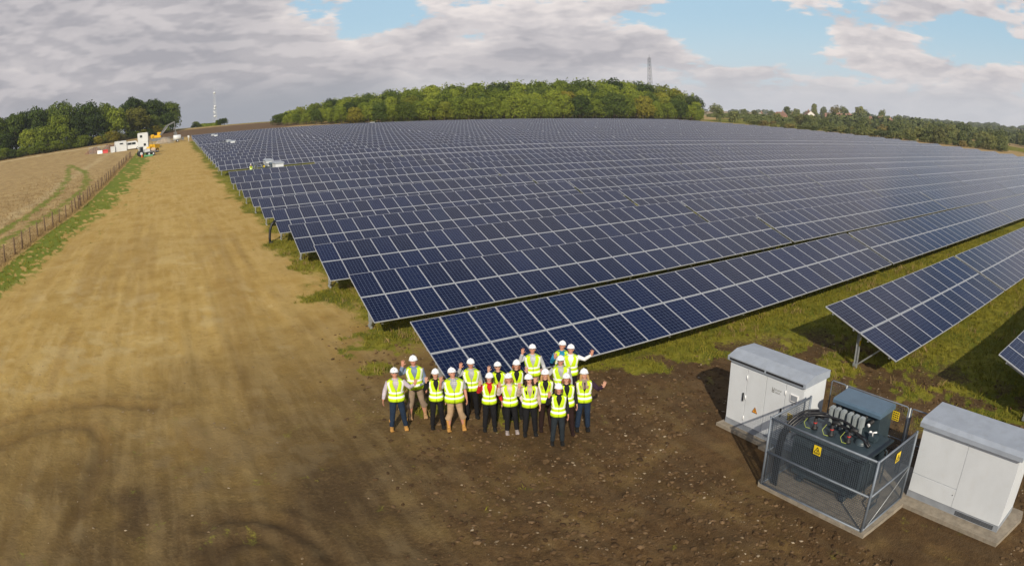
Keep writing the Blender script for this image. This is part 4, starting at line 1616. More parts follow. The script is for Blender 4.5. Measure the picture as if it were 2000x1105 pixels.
    for kx in range(n):
        th = 2 * PI * kx / n
        fr = max(0, -math.sin(th)) ** 2
        for (rr, zz) in ((1.0, .012), (1.09 + .26 * fr, .004 - .012 * fr), (1.09 + .26 * fr, -.004 - .012 * fr), (.98, .0)):
            vs.append((.104 * rr * math.cos(th), .122 * rr * math.sin(th), zz))
    fs = [(kx * 4 + m_, ((kx + 1) % n) * 4 + m_, ((kx + 1) % n) * 4 + (m_ + 1) % 4, kx * 4 + (m_ + 1) % 4) for kx in range(n) for m_ in range(4)]
    mb.add(vs, fs, 0, True)
    h = mb.build('hard_hat', M['helmet'], t)
    h.matrix_local = hm
    mb = MB()
    mb.ball((0, -.1245, .045), (.020, .006, .014), 12, 6)
    mb.build('hat_badge', M['cab_grey'], h)

    # face
    fm_ = HM @ Matrix.Translation(hc)
    for s in (-1, 1):
        mb = MB().ball((s * .031, -.083, .003), (.0135, .008, .008), 10, 6)
        e = mb.build('eye', M['ink'], t)
        e.matrix_local = fm_
    mb = MB().tube([(-.026, -.083, -.058), (-.012, -.090, -.063), (.012, -.090, -.063), (.026, -.083, -.058)], [.003, .0065, .0065, .003], 6)
    e = mb.build('mouth', M['lips'], t)
    e.matrix_local = fm_
    if shades:
        mb = MB()
        for s in (-1, 1):
            mb.ball((s * .034, -.092, .006), (.030, .010, .020), 12, 8)
            mb.bar((s * .060, -.088, .010), (s * .084, .010, .006), .006, .008)
        mb.bar((-.02, -.100, .012), (.02, -.100, .012), .006, .008)
        e = mb.build('sunglasses', M['glass'], t)
        e.matrix_local = fm_
    if hair:
        mb = MB()
        Hh = HM.to_3x3().to_4x4()
        mb.ball(fm_ @ Vector((0, .028, -.002)), (.088, .084, .098), 18, 12, 0, Hh)
        if hair == 'long':
            for s in (-1, 1):
                mb.tube([fm_ @ Vector((s * .076, .0, .01)), fm_ @ Vector((s * .090, -.005, -.08)), Vector((s * .098, -.070, 1.44)), Vector((s * .088, -.125, 1.36)), Vector((s * .080, -.150, 1.28))], [.026, .032, .034, .030, .014], 10)
            mb.tube([fm_ @ Vector((0, .07, 0)), Vector((0, .09, 1.46)), Vector((0, .12, 1.34))], [.07, .07, .05], 12)
        elif hair == 'bob':
            for s in (-1, 1):
                mb.tube([fm_ @ Vector((s * .076, .0, .01)), fm_ @ Vector((s * .094, -.015, -.06)), fm_ @ Vector((s * .088, -.030, -.12))], [.026, .034, .022], 10)
            mb.tube([fm_ @ Vector((0, .06, 0)), fm_ @ Vector((0, .07, -.12))], [.075, .07], 12)
        if hair != 'short':
            remesh(mb, .010, 'hair', HAIR[haircol], t, 2)
        else:
            mb = MB()
            mb.ball(fm_ @ Vector((0, .022, -.006)), (.081, .084, .098), 18, 12, 0, Hh)
            mb.build('hair', HAIR[haircol], t)
    if scarf:
        mb = MB()
        for kx in range(3):
            pts = [(math.cos(a) * (.088 - .008 * kx), math.sin(a) * (.078 - .006 * kx) - .015, 1.46 + .025 * kx + .01 * math.sin(a * 3 + kx)) for a in np.linspace(0, 2 * PI, 17)]
            mb.tube(pts, .026, 8)
        mb.tube([(-.04, -.10, 1.45), (-.03, -.145, 1.36), (-.02, -.155, 1.28)], [.03, .034, .03], 8, flat=.5)
        mb.tube([(.05, -.10, 1.45), (.05, -.145, 1.37), (.045, -.155, 1.30)], [.03, .034, .03], 8, flat=.5)
        remesh(mb, .010, 'scarf', scarf, t, 1)
    return t


def CL(n, c, ck=None):
    return cloth(n, c, ck)


lilac = CL('pale_lilac_shirt', (.46, .41, .45), (.34, .30, .38))
bluesh = CL('blue_work_shirt', (.17, .22, .33))
checksh = CL('checked_shirt', (.40, .40, .42), (.12, .13, .17))
greysh = CL('grey_shirt', (.36, .36, .37))
palesh = CL('pale_grey_shirt', (.42, .43, .47))
whitesh = CL('white_shirt', (.70, .70, .72))
tealsh = CL('teal_shirt', (.02, .19, .33))
blackj = CL('black_jacket', (.013, .013, .015))
redj = CL('red_jacket', (.42, .02, .02))
beigej = CL('beige_cardigan', (.42, .33, .27))
creamj = CL('cream_blouse', (.55, .47, .42))
purplej = CL('plum_jacket', (.035, .018, .035))
jeans = CL('blue_jeans', (.014, .026, .050))
beige_t = CL('beige_trousers', (.24, .18, .13))
khaki_t = CL('khaki_shorts', (.36, .25, .15))
olive_t = CL('olive_trousers', (.20, .155, .09))
black_t = CL('black_trousers', (.010, .010, .012))
slate_t = CL('slate_trousers', (.018, .024, .030))
brown_t = CL('dark_brown_trousers', (.022, .011, .010))
tanb = CL('tan_boot_leather', (.42, .22, .06))
tanb2 = CL('dusty_boot_leather', (.34, .21, .11))
blackb = CL('black_boot_leather', (.012, .012, .012))
greyb = CL('grey_trainer', (.30, .26, .25))

person(5.04, 15.62, 1.84, 'person in lilac shirt and blue jeans with tan boots, waving at the left end', left='down_out', right='out', shirt=lilac, trousers=jeans, boots='boots', bootcol=tanb, shades=True, stance=.12, hair='short', skin='b')
person(5.78, 16.05, 1.90, 'person in blue shirt, beige trousers and dusty boots with a hand beside the helmet', left='high', right='down', shirt=bluesh, trousers=beige_t, boots='boots', bootcol=tanb2, cropped=True, hair='short', skin='b', stance=.13, wide=1.03)
person(6.02, 15.20, 1.76, 'person all in black under the vest, third from the left', left='near', right='down', shirt=blackj, trousers=black_t, boots='boots', bootcol=blackb, hair='short', haircol='dark', stance=.08, wide=.95)
person(6.42, 14.86, 1.83, 'stout person in checked short-sleeved shirt, khaki cropped trousers and tan boots', left='near', right='down', shirt=checksh, trousers=khaki_t, boots='boots', bootcol=tanb, cropped=True, sleeves='short', wide=1.22, belly=.05, skin='b', hair='short', stance=.13)
person(7.10, 15.28, 1.80, 'person in grey shirt and black trousers waving behind the one in red', left='high', right='down', shirt=greysh, trousers=black_t, boots='shoes', bootcol=blackb, skin='b', hair='short', haircol='dark', wide=1.05)
person(7.17, 14.36, 1.70, 'person in red jacket under the vest', left='near', right='down_out', shirt=redj, trousers=black_t, boots='shoes', bootcol=blackb, hair='bob', haircol='dark', wide=.93)
person(7.74, 14.83, 1.72, 'person in black jacket with one arm up, right behind the one in red', left='high', right='down', shirt=blackj, trousers=black_t, boots='shoes', bootcol=blackb, hair='short', haircol='brown', wide=.97, shades=True)
person(7.60, 13.90, 1.75, 'person in cream blouse and black trousers with light trainers, hand at chest', left='near', right='down_out', shirt=creamj, trousers=black_t, boots='shoes', bootcol=greyb, hair='bob', haircol='ginger', wide=.98, skin='b')
person(8.14, 14.60, 1.77, 'person with black sleeve raised, standing behind the one in cream', left='down', right='near', shirt=blackj, trousers=black_t, boots='shoes', bootcol=blackb, hair='bob', haircol='auburn', wide=.97)
person(9.06, 15.22, 1.83, 'tall person in pale grey shirt and olive trousers at the back centre, waving', left='high', right='down_out', shirt=palesh, trousers=olive_t, boots='boots', bootcol=blackb, hair='short', haircol='dark', wide=1.08, skin='b')
person(7.95, 13.55, 1.77, 'person with long dark hair and sunglasses in a beige cardigan', left='near', right='down', shirt=beigej, trousers=black_t, boots='high', bootcol=blackb, hair='long', haircol='dark', shades=True, wide=.94)
person(8.45, 13.55, 1.80, 'person with long blonde hair and dark brown trousers, hand raised', left='near', right='down', shirt=blackj, trousers=brown_t, boots='high', bootcol=brown_t, hair='long', haircol='blonde', wide=.94)
person(9.93, 15.06, 1.80, 'person in bright teal shirt at the back right', left='chest', right='down', shirt=tealsh, trousers=black_t, boots='boots', bootcol=blackb, hair='short', haircol='brown', skin='b', head=(.05, -.1))
person(9.30, 14.10, 1.80, 'person in grey shirt and sunglasses in the middle right, hand out to the left', left='out', right='down', shirt=greysh, trousers=olive_t, boots='boots', bootcol=blackb, hair='short', haircol='dark', shades=True, skin='b', wide=1.05)
person(9.97, 14.68, 1.80, 'person in white shirt waving with spread fingers at the right', left='down', right='wide', shirt=whitesh, trousers=black_t, boots='boots', bootcol=blackb, hair='short', haircol='brown', skin='b', wide=1.04)
person(8.27, 12.74, 1.73, 'person in front of everyone, black jacket and slate trousers, hand by the face', left='near', right='down', shirt=blackj, trousers=slate_t, boots='shoes', bootcol=blackb, hair='bob', haircol='brown', wide=.97, skin='b')
person(8.78, 13.02, 1.78, 'person with auburn bob and black jacket just right of the front one', left='chest', right='down', shirt=blackj, trousers=brown_t, boots='high', bootcol=brown_t, hair='bob', haircol='auburn', wide=.94)
person(9.24, 13.00, 1.80, 'person with blonde hair and taupe scarf in jeans, waving at the right end', left='down', right='out', shirt=purplej, trousers=jeans, boots='high', bootcol=blackb, hair='long', haircol='blonde', scarf=CL('taupe_scarf', (.26, .20, .15)), wide=.97)
person(10.45, 87.0, 1.8, 'tiny person in a yellow vest far off beside the second transformer', left='down', right='down', shirt=blackj, trousers=black_t, boots='boots', bootcol=blackb, hair='short', group='workers far off')

# ------------------------------------------------------------------ trees
def crown_mesh(seed, w, h, n_lobes, n_leaf, leaf, mat, base=.12, squash=1.0, shrubby=False):
    """many small leaf clumps on and inside a heap of rounded boughs; origin at the foot of the tree, unit metres"""
    r = np.random.default_rng(seed)
    lobes = []
    hb = h * base
    for i in range(n_lobes):
        f = (i + .5) / n_lobes
        zc = hb + (h - hb) * (.18 + .72 * f) if not shrubby else h * (.15 + .6 * f)
        prof = max(.52, math.sin(min(1, (1 - f) * .92 + .16) * PI * .62))
        rad = w * .5 * prof * r.uniform(.35, .80)
        a = i * 2.399 + r.uniform(-.5, .5)
        lr = w * r.uniform(.17, .27) * (1.0 - .25 * f)
        lobes.append((rad * math.cos(a), rad * math.sin(a), zc, lr, lr * r.uniform(.75, 1.0) * squash))
    lobes.append((0, 0, h - w * .25, w * .36, w * .21))
    lobes.append((0, 0, h * .55, w * .34, h * .26))
    lo = np.array(lobes)
    wt = lo[:, 3] ** 2
    idx = r.choice(len(lo), n_leaf, p=wt / wt.sum())
    d = r.normal(size=(n_leaf, 3))
    d /= np.linalg.norm(d, axis=1, keepdims=True)
    d[:, 2] = np.abs(d[:, 2]) * r.choice([1, 1, 1, -1], n_leaf)
    L = lo[idx]
    bump = 1 + .22 * np.sin(d[:, 0] * 7 + L[:, 0] * 3) * np.sin(d[:, 1] * 8 + L[:, 2]) + r.uniform(-.16, .05, n_leaf)
    P = L[:, :3] + d * np.stack([L[:, 3], L[:, 3], L[:, 4]], 1) * bump[:, None]
    P[:, 2] = np.maximum(P[:, 2], h * .03)
    nn = d + r.normal(size=(n_leaf, 3)) * .40
    nn /= np.linalg.norm(nn, axis=1, keepdims=True)
    up = r.normal(size=(n_leaf, 3))
    u = np.cross(nn, up)
    u /= np.linalg.norm(u, axis=1, keepdims=True)
    v = np.cross(nn, u)
    s = (leaf * r.uniform(.55, 1.35, n_leaf))[:, None]
    c = s * r.uniform(.15, .45, (n_leaf, 1))
    V = np.stack([P - u * s * .5, P - v * s * .42 + nn * c * .2, P + u * s * .5, P + v * s * .46 - nn * c], 1).reshape(-1, 3)
    F = np.arange(n_leaf * 4).reshape(-1, 4)
    return np_mesh('crown', V, F, mat)


def trunk_mesh(seed, h, w):
    r = random.Random(seed)
    mb = MB()
    hh = h * .62
    mb.tube([(0, 0, -.4), (0, 0, .3), (r.uniform(-.2, .2), r.uniform(-.2, .2), hh * .5), (r.uniform(-.4, .4), r.uniform(-.4, .4), hh)], [h * .030, h * .024, h * .017, h * .007], 8)
    for i in range(5):
        a = i * 1.3 + r.random()
        z = hh * (.35 + .12 * i)
        mb.tube([(0, 0, z), (math.cos(a) * w * .16, math.sin(a) * w * .16, z + h * .09), (math.cos(a) * w * .30, math.sin(a) * w * .30, z + h * .20)], [h * .012, h * .008, h * .003], 6)
    return mb.mesh('trunk', M['bark'])


# unit trees are 10 m tall; instances are scaled
TREE = []
for i, (w, nl, mt, ba, sq) in enumerate([(9.0, 17, 'leaf', .10, .95), (10.5, 20, 'leaf', .06, .9), (8.0, 15, 'leaf', .10, 1.1), (9.5, 18, 'leaf_dark', .08, .95), (8.5, 16, 'leaf_dark', .05, 1.05),
                                         (7.2, 14, 'leaf', .12, 1.2), (10.0, 19, 'leaf_dark', .08, .9)]):
    TREE.append((crown_mesh(100 + i, w, 10.0, nl, 4200, .44, M[mt], ba, sq), trunk_mesh(200 + i, 10.0, w)))
FART = []
for i, (w, nl) in enumerate([(9.5, 13), (11.0, 15), (8.0, 12), (12.5, 16)]):
    FART.append((crown_mesh(300 + i, w, 10.0, nl, 900, .95, M['leaf_far'], .03, .95), trunk_mesh(400 + i, 10.0, w)))


def tree(x, y, h, label, group=None, kind=None, wide=1.0, sink=.2, cat='tree', pool=None):
    pool = pool or TREE
    c, tr = pool[kind if kind is not None else rnd.randrange(len(pool))]
    t = empty('broadleaf_tree' if cat == 'tree' else 'bush', (x, y, G(x, y) - sink), rnd.uniform(0, 6.28), label, cat, group)
    s = h / 10
    t.scale = (s * wide * rnd.uniform(.9, 1.1), s * wide * rnd.uniform(.9, 1.1), s)
    link('crown', c, t)
    link('trunk', tr, t)
    return t


def az_xy(az, D):
    return D * math.sin(R(az)), D * math.cos(R(az))


# the wood on the left: from the frame edge to the site compound
LW_X = [-120, -88, -70, -57, -44, -34, -22, -12, -4, 4]
LW_T = [19.5, 20.5, 21.5, 23.5, 24.0, 22.5, 23.2, 22.5, 21.8, 20.5]


def lw_front(x):
    return float(np.interp(x, [-120, -71, -45, -26, -12, 0, 6], [232, 247, 256, 266, 284, 300, 306]))


n = 0
x = -104.0
while x < 1:
    y = lw_front(x) + rnd.uniform(0, 3)
    top = np.interp(x, LW_X, LW_T)
    h = (top - G(x, y)) * rnd.uniform(.50, .78)
    n += 1
    tree(x, y, h, '%s lower tree along the front edge of the left-hand wood, counted from the frame edge' % ORD[n], 'front trees of the left wood', rnd.choice([0, 1, 3, 6, 3, 4]) if x < -14 else rnd.choice([3, 6, 4]), rnd.uniform(.9, 1.15))
    x += rnd.uniform(6.0, 9.0)
x = -106.0
n = 0
while x < 3:
    y = lw_front(x) + 8 + rnd.uniform(0, 4)
    top = np.interp(x, LW_X, LW_T) * rnd.uniform(.93, 1.01)
    n += 1
    tree(x, y, top - G(x, y), '%s tall tree on the skyline of the left-hand wood, counted from the frame edge' % ORD[n], 'tall trees of the left wood', rnd.choice([3, 4, 6, 1, 3]), rnd.uniform(.66, .95))
    x += rnd.uniform(7.5, 12.0)
for i in range(34):
    x = rnd.uniform(-106, 0) if i < 24 else rnd.uniform(-18, 3)
    y = lw_front(x) + 18 + rnd.uniform(0, 12)
    top = np.interp(x, LW_X, LW_T) * rnd.uniform(.90, .98)
    tree(x, y, top - G(x, y), 'dark tree in the rear of the left-hand wood, mostly hidden by the trees before it', 'rear trees of the left wood', rnd.choice([3, 4, 6]), .75)
# hedge and brush at the foot of the left wood
for i in range(34):
    x = -100 + 96 * i / 33 + rnd.uniform(-1, 1)
    y = lw_front(x) - 3.2 + rnd.uniform(-1, 1)
    tree(x, y, rnd.uniform(3.0, 5.0), '%s low dark bush from the left along the foot of the left-hand wood' % ORD[i + 1], 'bushes at the foot of the left wood', None, 1.7, .3, 'bush')

# the wide wood behind the panels
CW = [(9.3, 6.6), (10.5, 11.0), (12, 12.6), (14, 14.0), (17, 15.0), (20, 15.8), (24, 17.0), (29, 17.4), (33, 18.0), (38, 18.2), (41, 17.2), (43, 15.8), (45, 12.5), (46.3, 8.0)]
CWA, CWT = [a for a, _ in CW], [b for _, b in CW]


def cw_front(az):
    """distance of the wood's edge along a bearing"""
    return float(np.interp(az, [9, 12, 15, 20, 25, 30, 35, 40, 44, 47], [278, 268, 258, 249, 252, 262, 276, 297, 315, 322]))


rows = [(0, 3.0, .52, .70, 1.0, 'front'), (7, 3.2, .68, .84, .9, 'second'), (16, 3.6, .80, .95, .85, 'third'), (28, 3.6, .97, 1.02, .95, 'skyline')]
for off, step, a0, a1, wd, nm in rows:
    az = 9.3 + off * .03
    n = 0
    while az < 46.3 - off * .02:
        D = cw_front(az) + off + rnd.uniform(-2, 2.5)
        x, y = az_xy(az, D)
        top = float(np.interp(az, CWA, CWT))
        if off > 20:
            top = 8.5 + (top - 8.5) * D / cw_front(az)
        h = max(4.5, (top - G(x, y)) * rnd.uniform(a0, a1))
        n += 1
        if off == 0:
            lab = '%s tree from the left along the sunlit front edge of the wide wood' % ORD[min(n, 40)] if n <= 40 else 'sunlit tree near the right end of the wide wood front edge'
        elif off > 20:
            lab = 'tree crown on the skyline of the wide wood beyond the panels'
        else:
            lab = 'green tree packed among others in the %s rank of the wide wood' % nm
        tree(x, y, h, lab, 'trees of the wide wood, %s rank' % nm, rnd.choice([0, 1, 2, 5, 0, 1, 2, 3, 6]), wd * rnd.uniform(.9, 1.15))
        az += (step * (1.5 if off == 0 else 1.75)) / D * 57.3 * rnd.uniform(.85, 1.2) * (1.25 if h > 10 else 1.0)


def woodland(name, label, pts, mat, leaf, seed):
    """one mass of far trees nobody could count: pts (x, y, height, width)"""
    r = np.random.default_rng(seed)
    Vs = []
    for (x, y, h, w) in pts:
        n = int((170 + 30 * w / 8) * (2.2 if leaf < 1 else 1))
        d = r.normal(size=(n, 3))
        d /= np.linalg.norm(d, axis=1, keepdims=True)
        d[:, 2] = np.abs(d[:, 2])
        rr = 1 + .25 * np.sin(d[:, 0] * 5 + x) * np.sin(d[:, 1] * 6 + y) + r.uniform(-.12, .03, n)
        P = np.array([x, y, G(x, y) + h * .22]) + d * np.array([w * .55, w * .55, h * .75]) * rr[:, None]
        nn = d + r.normal(size=(n, 3)) * .5
        nn /= np.linalg.norm(nn, axis=1, keepdims=True)
        u = np.cross(nn, r.normal(size=(n, 3)))
        u /= np.linalg.norm(u, axis=1, keepdims=True)
        v = np.cross(nn, u)
        s = (leaf * r.uniform(.6, 1.4, n))[:, None]
        Vs.append(np.stack([P - u * s * .5, P - v * s * .45, P + u * s * .5, P + v * s * .45], 1).reshape(-1, 3))
        # low skirt so the mass meets the ground
        P2 = np.array([x, y, G(x, y) + h * .12]) + d * np.array([w * .5, w * .5, h * .12])
        Vs.append(np.stack([P2 - u * s * .6, P2 - v * s * .5, P2 + u * s * .6, P2 + v * s * .5], 1).reshape(-1, 3))
    V = np.concatenate(Vs)
    F = np.arange(len(V)).reshape(-1, 4)
    return tag(link(name, np_mesh(name, V, F, mat)), label, 'woodland', None, 'stuff')


pts = []
for i in range(150):
    az = rnd.uniform(10.5, 45)
    D = cw_front(az) + rnd.uniform(34, 62)
    x, y = az_xy(az, D)
    top = 8.5 + (float(np.interp(az, CWA, CWT)) - 9.3) * D / cw_front(az) * .95
    pts.append((x, y, max(4, top - G(x, y)), rnd.uniform(8, 12)))
woodland('woodland', 'green tree tops filling the inside of the wide wood', pts, M['leaf'], .75, 5)

# right-hand belt below the far edge of the panels
n = 0
az = 50.5
while az < 78.5:
    D = float(np.interp(az, [50, 56, 60, 66, 72, 79], [330, 318, 290, 285, 292, 305])) + rnd.uniform(-3, 8)
    x, y = az_xy(az, D)
    h = rnd.uniform(4.0, 7.6) * float(np.interp(az, [50, 60, 68, 79], [.55, .8, .95, 1.0]))
    if not (73.4 < az < 75.2):
        n += 1
        tree(x, y, h, '%s tree from the left in the belt below the right edge of the panels' % ORD[min(n, 40)], 'belt trees beyond the right edge', rnd.choice([0, 1, 2, 3]), rnd.uniform(.9, 1.25), .3, pool=FART)
    az += rnd.uniform(.62, 1.15)
for i in range(56):
    az = rnd.uniform(51, 79)
    D = rnd.uniform(335, 470)
    x, y = az_xy(az, D)
    tree(x, y, rnd.uniform(6, 10) * float(np.interp(az, [50, 62, 79], [.6, .85, .95])), 'tree in the mixed woods rising behind the %s part of the right-hand belt' % ('left' if az < 58 else 'middle' if az < 68 else 'right'), 'right-hand woods behind the %s belt' % ('left' if az < 58 else 'middle' if az < 68 else 'right'), None, rnd.uniform(.9, 1.3), .3, pool=FART)
for i in range(38):
    az = 50.5 + 27.5 * i / 37 + rnd.uniform(-.25, .25)
    D = float(np.interp(az, [50, 60, 79], [318, 284, 284])) + rnd.uniform(-5, 3)
    if 72.8 < az < 75.4:
        continue
    x, y = az_xy(az, D)
    tree(x, y, rnd.uniform(2.2, 3.8), '%s low hedge bush from the left between the panels and the right-hand belt' % ORD[i + 1], 'hedge bushes on the right', None, 1.8, .3, 'bush', pool=FART)
# single hedgerow trees in the open fields right of the wide wood
for k, (az, D, h, wd) in enumerate([(47.3, 350, 7.5, .9), (48.6, 352, 6.5, 1.2), (47.0, 520, 10, 1.0), (49.4, 650, 10, .8), (51.8, 690, 10, .8), (53.2, 560, 11, .8), (54.0, 700, 13, .9), (55.6, 640, 17, .55), (56.4, 650, 14, .55),
                                    (57.4, 640, 15, .7), (58.2, 650, 15, .7), (59.6, 640, 16, .75), (60.1, 655, 13, .6), (61.6, 640, 14, .6), (62.2, 700, 10, .7), (54.9, 620, 9, .7), (50.3, 480, 6, .9)]):
    x, y = az_xy(az, D)
    tree(x, y, h, '%s single hedgerow tree from the left in the far fields and village' % ORD[k + 1], 'hedgerow trees in the far fields', None, wd, .3, pool=FART)
pts = []
for i in range(420):                                        # hedges and copses out to the ridge
    az = rnd.uniform(47.5, 84)
    D = rnd.choice([rnd.uniform(470, 700), rnd.uniform(700, 1150), rnd.uniform(1150, 1500)])
    if az < 57 and D < 640:
        continue
    x, y = az_xy(az, D)
    pts.append((x, y, rnd.uniform(6, 10) * (1 if az > 57 else .6), rnd.uniform(9, 18)))
for az0, D0, az1, D1, h in ((46.8, 430, 52.5, 455, 2.2), (47, 600, 56, 560, 3.0), (50, 380, 58, 372, 3.0), (47.5, 820, 60, 800, 4)):
    for i in range(26):
        f = i / 25
        x, y = az_xy(az0 + (az1 - az0) * f, D0 + (D1 - D0) * f)
        pts.append((x, y, h * rnd.uniform(.8, 1.3), 7))
woodland('woodland', 'hazy green woods and hedges stretching to the right-hand ridge', pts, M['leaf_far'], 2.1, 6)
pts = []
for i in range(60):
    az = rnd.uniform(46, 84)
    x, y = az_xy(az, rnd.uniform(1500, 2100))
    pts.append((x, y, rnd.uniform(7, 12), 26))
woodland('woodland', 'faint line of trees along the horizon', pts, M['leaf_far'], 4.5, 8)

# small trees by the pale mast
for k, (px, D, h, wd) in enumerate([(2.25, 330, 3.2, 1.2), (1.95, 332, 1.6, 1.2), (4.45, 330, 3.4, .9), (4.75, 332, 3.6, .9), (4.1, 331, 3.0, .8)]):
    x, y = az_xy(px, D)
    tree(x, y, h, '%s small round bush from the left near the pale mast on the rise' % ORD[k + 1], 'bushes near the pale mast', None, wd * 1.2, .2, 'bush')
pts = []
for i in range(14):
    x, y = az_xy(2.5 + i * .13, 332)
    pts.append((x, y, 1.5, 2.2))
woodland('scrub', 'low scrub between the small trees below the pale mast', pts, M['leaf'], .5, 9)


# ------------------------------------------------------------------ masts
def lattice_mast(x, y, z0, h, w0, w1, mat, name, label, dishes, legs=4, spike=0):
    t = empty(name, (x, y, z0), rnd.uniform(.2, .5), label, 'mast')
    mb = MB()
    nseg = int(h / 2.2)

    def c(i, k):
        w = w0 + (w1 - w0) * min(1, i / nseg)
        a = 2 * PI * k / legs + PI / legs
        return Vector((w * .7 * math.cos(a), w * .7 * math.sin(a), h * i / nseg))
    th = .075
    for k in range(legs):
        mb.bar(c(0, k), c(nseg, k), th * 1.5, th * 1.5)
        for i in range(nseg):
            mb.bar(c(i, k), c(i + 1, (k + 1) % legs), th, th)
            mb.bar(c(i + 1, k), c(i + 1, (k + 1) % legs), th, th)
    mb.build('lattice_frame', mat, t)
    if spike:
        MB().tube([(0, 0, h), (0, 0, h + spike)], [.12, .05], 6).build('antenna', mat, t)
    for (zz, r, a) in dishes:
        mb = MB()
        cx, cy = math.cos(a) * .9, math.sin(a) * .9
        Mx = Vector((math.cos(a), math.sin(a), 0)).to_track_quat('Z', 'Y').to_matrix().to_4x4()
        mb.tube([(cx, cy, zz), (cx * (1 + .5 * r), cy * (1 + .5 * r), zz)], [r, r * .9], 12)
        mb.build('dish', M['site_white'], t)
    return t


x, y = az_xy(3.95, 560)
pale_steel = simple('pale_steel', (.55, .57, .60), .5, .2)
lattice_mast(x, y, G(x, y), 31.5, 3.4, 1.1, pale_steel, 'radio_mast', 'slim pale lattice mast with white dishes on the left skyline', [(33 * .93, 1.0, -1.8), (19.5, 1.1, -1.6), (17.5, .8, -2.2), (15, .7, -2.6), (14, .6, -1.9), (11.5, .9, -2.3), (11.4, .9, -1.1)], 3, 6)
x, y = az_xy(41.35, 420)
lattice_mast(x, y, G(x, y), 35.5, 3.2, 1.3, simple('dark_steel', (.07, .075, .085), .6, .3), 'radio_mast', 'tall dark lattice mast rising out of the wide wood', [(26, .5, -2.3), (22, .6, -1.2), (9, 1.0, -1.9)], 4, 2)


# ------------------------------------------------------------------ far houses
def house(az, D, L, W, H, rz, wall, label):
    x, y = az_xy(az, D)
    t = empty('house', (x, y, G(x, y) - .2), rz, label, 'house', 'village houses on the ridge')
    MB().box(-L / 2, L / 2, -W / 2, W / 2, 0, H).prism([(-W / 2, H), (W / 2, H), (0, H + W * .42)], L, 0, Matrix(((0, 0, 1, -L / 2), (1, 0, 0, 0), (0, 1, 0, 0), (0, 0, 0, 1)))).build('wall', wall, t)
    mb = MB()
    for s in (-1, 1):
        a = math.atan2(W * .42, W / 2)
        Mx = Matrix.Translation((0, s * W / 4, H + W * .21 + .12)) @ Matrix.Rotation(-s * a, 4, 'X')
        mb.box(-L / 2 - .3, L / 2 + .3, -W * .33, W * .33, -.08, .08, 0, Mx)
    r = mb.build('roof', M['roof_tile'], t)
    MB().box(L * .28, L * .28 + .9, -.4, .4, H + W * .3, H + W * .42 + 1.2).build('chimney', M['brick'], r)
    for s in (-1, 1):
        for i in range(3):
            for zz in (1.0, 3.5) if H > 4 else (1.0,):
                xx = -L / 2 + L * (i + .5) / 3
                w = MB().box(xx - .55, xx + .55, s * (W / 2 - .02), s * (W / 2 + .03), zz, zz + 1.2).build('window', M['glass'], t)
    MB().box(-.5, .5, -W / 2 - .04, -W / 2, 0, 2.1).build('door', M['bark'], t)
    return t


for az, D, L, W, H, rz, wl, lb in [(55.15, 600, 9, 8, 5.2, .9, 'render_wall', 'white gabled house below the tall trees of the village'), (52.6, 545, 14, 7, 2.6, .2, 'brick', 'long low red-roofed building left of the white house'),
                                   (50.9, 640, 9, 6, 4.2, .5, 'render_wall', 'pale house left of the village among hedges'), (57.3, 590, 16, 8, 3.6, -.9, 'brick', 'red-roofed house right of the white house'),
                                   (58.4, 610, 11, 8, 4.2, -.5, 'brick', 'brick house behind the belt trees'), (61.2, 560, 14, 8, 4.6, -1.0, 'brick', 'red-roofed house farthest right among the trees'),
                                   (62.1, 575, 9, 7, 4.2, -.6, 'brick', 'small brick house beside the farthest right red roof'), (53.6, 610, 8, 6, 3.6, .4, 'render_wall', 'small pale house between the low building and the white house')]:
    house(az, D, L, W, H, rz, M[wl], lb)


# ------------------------------------------------------------------ site compound at the end of the track
def window_box(t, x0, x1, y, z0, z1, s=-1):
    f = MB().box(x0, x1, y + s * .03, y, z0, z1).build('window', M['site_white'], t)
    MB().box(x0 + .06, x1 - .06, y + s * .045, y + s * .031, z0 + .06, z1 - .06).build('pane', M['glass'], f)


def container(x, y, z, L, W, H, rz, label, wins=(), door=True, mat=None):
    t = empty('site_cabin', (x, y, z), rz, label, 'site cabin')
    mat = mat or M['site_white']
    mb = MB()
    mb.box(-L / 2 + .05, L / 2 - .05, -W / 2 + .05, W / 2 - .05, .12, H - .1)
    k = int(L / .3)
    for i in range(k):
        xx = -L / 2 + .15 + i * (L - .3) / k
        mb.box(xx, xx + .13, -W / 2 + .02, -W / 2 + .049, .25, H - .22)
        mb.box(xx, xx + .13, W / 2 - .049, W / 2 - .02, .25, H - .22)
    mb.build('wall', mat, t)
    mb = MB()
    for sx in (-1, 1):
        for sy in (-1, 1):
            mb.box(min(sx * L / 2, sx * (L / 2 - .12)), max(sx * L / 2, sx * (L / 2 - .12)), min(sy * W / 2, sy * (W / 2 - .12)), max(sy * W / 2, sy * (W / 2 - .12)), 0, H)
    for z0, z1 in ((0, .16), (H - .16, H)):
        for s in (-1, 1):
            mb.box(-L / 2, L / 2, min(s * W / 2, s * (W / 2 - .1)), max(s * W / 2, s * (W / 2 - .1)), z0 + .001, z1 - .001)
            mb.box(min(s * L / 2, s * (L / 2 - .1)), max(s * L / 2, s * (L / 2 - .1)), -W / 2, W / 2, z0 + .002, z1 - .002)
    mb.build('frame', mat, t)
    for (a, b, c, d) in wins:
        window_box(t, a, b, -W / 2 + .02, c, d)
    if door:
        MB().box(L / 2 - .06, L / 2 + .01, -.45, .45, .15, 2.15).build('door', M['cab_grey'], t)
    return t


